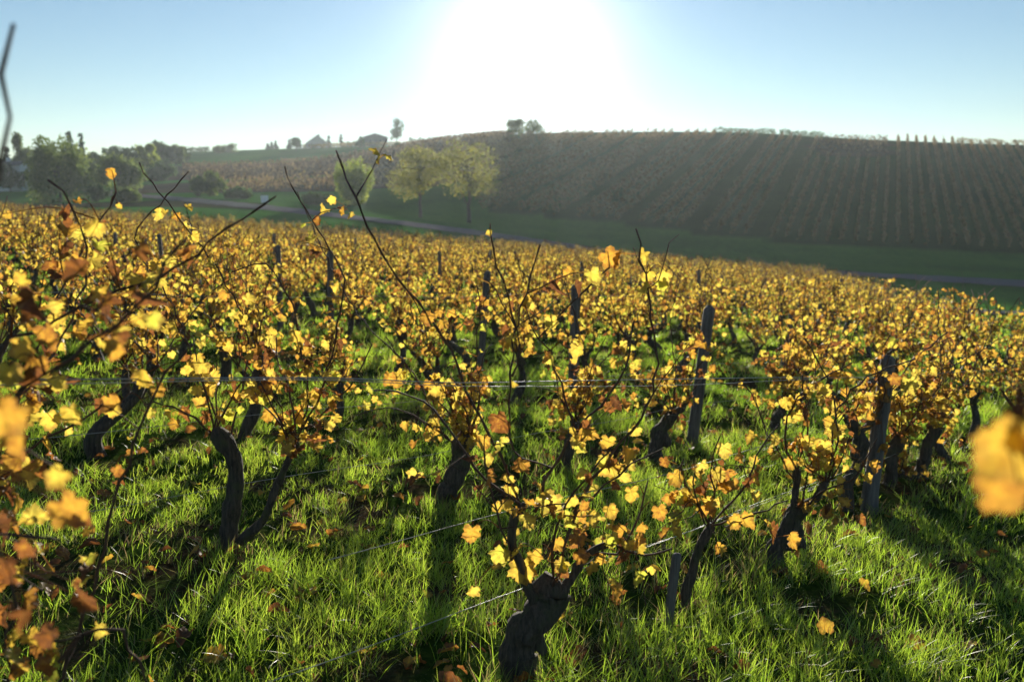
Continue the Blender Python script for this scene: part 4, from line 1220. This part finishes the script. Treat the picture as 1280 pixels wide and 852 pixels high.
T = tree
T(525, 112, 181, 78, M_t_yellow, "left tree of the yellowing pair at the hill foot", 1, "deciduous_tree", 0.26, n=4600, leaf=(0.14, 0.3), clumps=46)
T(586, 110, 176, 92, M_t_yellow, "right tree of the yellowing pair, nearest the sun beam, with bare lower trunk", 2, "deciduous_tree", 0.32, n=3300, leaf=(0.14, 0.3), clumps=44)
T(443, 122, 205, 54, M_t_lime, "dense lime green bushy willow at the roadside", 3, "willow", 0.06, "weeping", 7000, (0.14, 0.32), 40)
T(75, 125, 186, 92, M_t_olive, "large broad olive green willow at left with drooping streaked crown", 4, "willow", 0.08, "weeping", 6500, (0.25, 0.5), 44)
T(152, 138, 194, 62, M_t_olive, "round dark olive tree right of the broad willow", 5, "deciduous_tree", 0.08, n=4200, leaf=(0.25, 0.5), clumps=34)
T(27, 175, 167, 15, M_t_olive, "narrow columnar poplar at far left", 6, "poplar", 0.04, "column", 3000, (0.25, 0.5), 60)
T(12, 200, 183, 20, M_t_conifer, "dark pointed conifer left of the poplar", 7, "conifer", 0.05, "cone", 2600, (0.3, 0.6), 60)
T(91, 170, 167, 18, M_t_conifer, "taller spruce of the thin pair above the broad willow", 8, "spruce", 0.1, "cone", 1500, (0.3, 0.6), 46)
T(106, 172, 169, 14, M_t_conifer, "thinner spruce of the pair, right of the taller one", 9, "spruce", 0.1, "cone", 1100, (0.3, 0.6), 40)
for i, (px, Y, top, w, m, lab) in enumerate([
    (38, 195, 182, 30, M_t_olive, "hazy rounded tree just right of the poplar"),
    (62, 185, 176, 36, M_t_dark, "tall dark round tree behind the broad willow"),
    (-20, 180, 186, 60, M_t_dark, "dark tree mass at the very left edge"),
    (14, 165, 204, 40, M_t_dark, "low dark tree in front of the conifer at far left"),
    (120, 185, 190, 30, M_t_dark, "low dark tree between spruces and round olive tree"),
    (142, 205, 183, 36, M_t_dark, "dark rounded tree on the skyline above the round olive tree"),
    (166, 210, 176, 34, M_t_dark, "tallest rounded tree of the left skyline wood"),
    (186, 190, 177, 28, M_t_lime, "lighter green tree in the skyline wood"),
    (204, 215, 177, 34, M_t_dark, "blue-green tree right of the lighter green one"),
    (222, 220, 181, 26, M_t_olive, "olive tree near the right end of the skyline wood"),
    (234, 225, 182, 14, M_t_dark, "small dark tree ending the skyline wood"),
    (200, 175, 205, 40, M_t_dark, "shadowy tree below the skyline wood, beside the field"),
]):
    T(px, Y, top, w, m, lab, 40 + i, "deciduous_tree", 0.08, n=2200, leaf=(0.3, 0.65), clumps=22)
for i, (px, Y, top, w, m, lab) in enumerate([
    (122, 118, 232, 24, M_t_dark, "small round bush beside the broad willow"),
    (155, 112, 238, 36, M_t_olive, "low olive bush under the round olive tree"),
    (268, 130, 212, 34, M_t_olive, "rounded olive bush alone on the left hillside"),
    (300, 124, 236, 34, M_t_dark, "dusky low bush right of the lone olive bush"),
    (248, 128, 222, 26, M_t_dark, "dark low bush left of the lone olive bush"),
    (276, 300, 183, 20, M_t_olive, "left bush of the clump on the left skyline"),
    (292, 298, 182, 26, M_t_olive, "right bush of the clump on the left skyline"),
    (453, 285, 171, 14, M_t_dark, "dark rounded bush on the meadow below the barn"),
    (498, 238, 188, 12, M_t_dark, "dark bush behind the left yellowing tree"),
    (395, 118, 246, 40, M_t_dark, "low dark bush left of the lime green willow")]):
    T(px, Y, top, w, m, lab, 60 + i, "bush", 0.0, n=1400, leaf=(0.22, 0.5), clumps=16, cat="bush")
T(372, 292, 173, 17, M_t_dark, "small round dark tree with bare trunk on the meadow left of the house", 80, "deciduous_tree", 0.3, n=1300, leaf=(0.3, 0.6))
T(497, 322, 148, 26, M_t_dark, "airy round tree alone on the crest", 81, "deciduous_tree", 0.2, n=900, leaf=(0.35, 0.7), clumps=24)
T(645, 200, 149, 30, M_t_olive, "left half of the tree pair on the crest under the sun", 82, "deciduous_tree", 0.0, n=2600, leaf=(0.16, 0.34), clumps=40)
T(666, 201, 149.5, 28, M_t_olive, "right half of the tree pair on the crest under the sun", 83, "deciduous_tree", 0.0, n=1700, leaf=(0.16, 0.34), clumps=34)
for i, (px, top, w, lab) in enumerate([(337, 180, 5, "leftmost tiny conifer of three on the crest"), (342, 179, 5, "middle tiny conifer of three on the crest"), (347, 177, 6, "rightmost tiny conifer of three on the crest"), (364, 174, 6, "small conifer behind the round dark tree"), (413, 170, 8, "small tree right of the crest house"), (428, 168, 9, "pointed conifer between house and barn")]):
    T(px, 330, top, w, M_t_conifer, lab, 90 + i, "conifer", 0.05, "cone", 420, (0.3, 0.6), 22)
def hedge(px0, px1, Y, h, label, seed, mat=M_t_dark):
    g2 = np.random.default_rng(seed)
    a = np.array([at(px0, 200, Y)[0], Y]); b_ = np.array([at(px1, 200, Y)[0], Y])
    return tag(scatter_row(a, b_, g2, 1.4, h, 60, 0.5, (0.35, 0.7)).build("hedge", mat), label, "hedge")
hedge(512, 566, 326, 2.6, "long dark hedge on the crest right of the airy tree", 5)
hedge(430, 456, 328, 2.0, "short hedge on the crest left of the barn", 6)
hedge(236, 262, 310, 1.6, "thin hedge on the left skyline beside the wood", 7)

# ------------------------------------------------------------------ buildings and sign
def house(px, Y, w_px, wall_py, ridge_py, label, wall_m, roof_m, rz=0.3, depth=7.0, name="house", drop=2.5):
    x = at(px, 180, Y)[0]; zb = float(ground_h(x, Y)) - drop
    w = w_px / F_PX * Y
    ze = CAM_Z + float(slope_at(wall_py)) * Y; zr = CAM_Z + float(slope_at(ridge_py)) * Y
    root = empty(name, (x, Y, zb), label, "house" if name == "house" else "barn", None, rz)
    hh = ze - zb; rh = zr - zb
    b = MB()
    V = np.array([(-w / 2, -depth / 2, 0), (w / 2, -depth / 2, 0), (w / 2, depth / 2, 0), (-w / 2, depth / 2, 0), (-w / 2, -depth / 2, hh), (w / 2, -depth / 2, hh), (w / 2, depth / 2, hh), (-w / 2, depth / 2, hh), (0, -depth / 2, rh), (0, depth / 2, rh)])
    b.add(V, [np.array([(0, 1, 5, 4), (2, 3, 7, 6), (1, 2, 6, 5), (3, 0, 4, 7)]), np.array([(4, 5, 8), (6, 7, 9)])])
    b.build("wall", wall_m, root, False)
    r = MB()
    for sgn in (-1, 1):
        e = 0.4; th = 0.18; k = (rh - hh) / (w / 2)
        A = np.array([(0, -depth / 2 - e, rh + 0.03), (sgn * (w / 2 + e), -depth / 2 - e, hh - e * k + 0.03), (sgn * (w / 2 + e), depth / 2 + e, hh - e * k + 0.03), (0, depth / 2 + e, rh + 0.03)])
        Vr = np.vstack([A, A + np.array([0, 0, th])])
        r.add(Vr, np.array([(0, 1, 2, 3), (4, 7, 6, 5), (0, 4, 5, 1), (1, 5, 6, 2), (2, 6, 7, 3), (3, 7, 4, 0)]))
    rf = r.build("roof", roof_m, root, False)
    if name == "house":
        c = MB(); V, Fc = box((w * 0.12, depth * 0.2, rh + 0.25), (0.55, 0.55, 1.2)); c.add(V, Fc); c.build("chimney", wall_m, rf, False)
    for fx in (-0.22, 0.22):
        wv = MB(); V, Fc = box((fx * w, -depth / 2 - 0.02, hh * 0.66), (w * 0.12, 0.06, 1.1)); wv.add(V, Fc); wv.build("window", M_glass, root, False)
    return root
house(396, 326, 25, 180, 170.5, "pale gabled house with grey roof on the crest", M_render, M_slate, 0.25, 9)
house(470, 330, 27, 172.5, 168.2, "low dark-roofed barn on the crest left of the airy tree", M_barn, M_barn, 0.1, 8, "barn", 1.5)
house(13, 168, 14, 206.5, 203, "half hidden house with pale wall among the trees at far left", M_white, M_slate, 1.2, 6)
sx = at(331, 250, 106); zb = float(ground_h(sx[0], 106)); ztop = CAM_Z + float(slope_at(244.5)) * 106
sg = empty("road_sign", (sx[0], 106, zb), "small white rectangular sign on a post beside the valley road", "sign")
bb = MB(); V, Fc = box((0, -0.04, ztop - zb - 0.4), (0.85, 0.03, 0.8)); bb.add(V, Fc); bb.build("sign_board", M_white, sg, False)
bb = MB(); V, Fc = tube(np.array([(0, 0, -0.3), (0, 0, (ztop - zb) * 0.5), (0, 0, ztop - zb - 0.1)]), 0.04, 8); bb.add(V, Fc); bb.build("pole", M_metal, sg)

# ------------------------------------------------------------------ haze
hz_m, N, L = new_mat("thin_valley_haze")
ho = N.new("ShaderNodeOutputMaterial"); hv = N.new("ShaderNodeVolumePrincipled")
hv.inputs['Color'].default_value = (0.80, 0.92, 1.0, 1)
hv.inputs['Density'].default_value = 0.00021
hv.inputs['Anisotropy'].default_value = 0.5
L.new(hv.outputs[0], ho.inputs['Volume'])
zlo, zhi = float(GZ.min()) - 1.0, 45.0
V, Fc = box((0, 262, (zlo + zhi) / 2), (1140, 780, zhi - zlo))
b = MB(); b.add(V, Fc); hz = b.build("haze", hz_m, smooth=False)
tag(hz, "thin bluish haze filling the valley air", "haze", kind='stuff')
print("ground range", GZ.min(), GZ.max(), "vines own", len(own), "rest", len(rest), "own max y", own[-1][0])
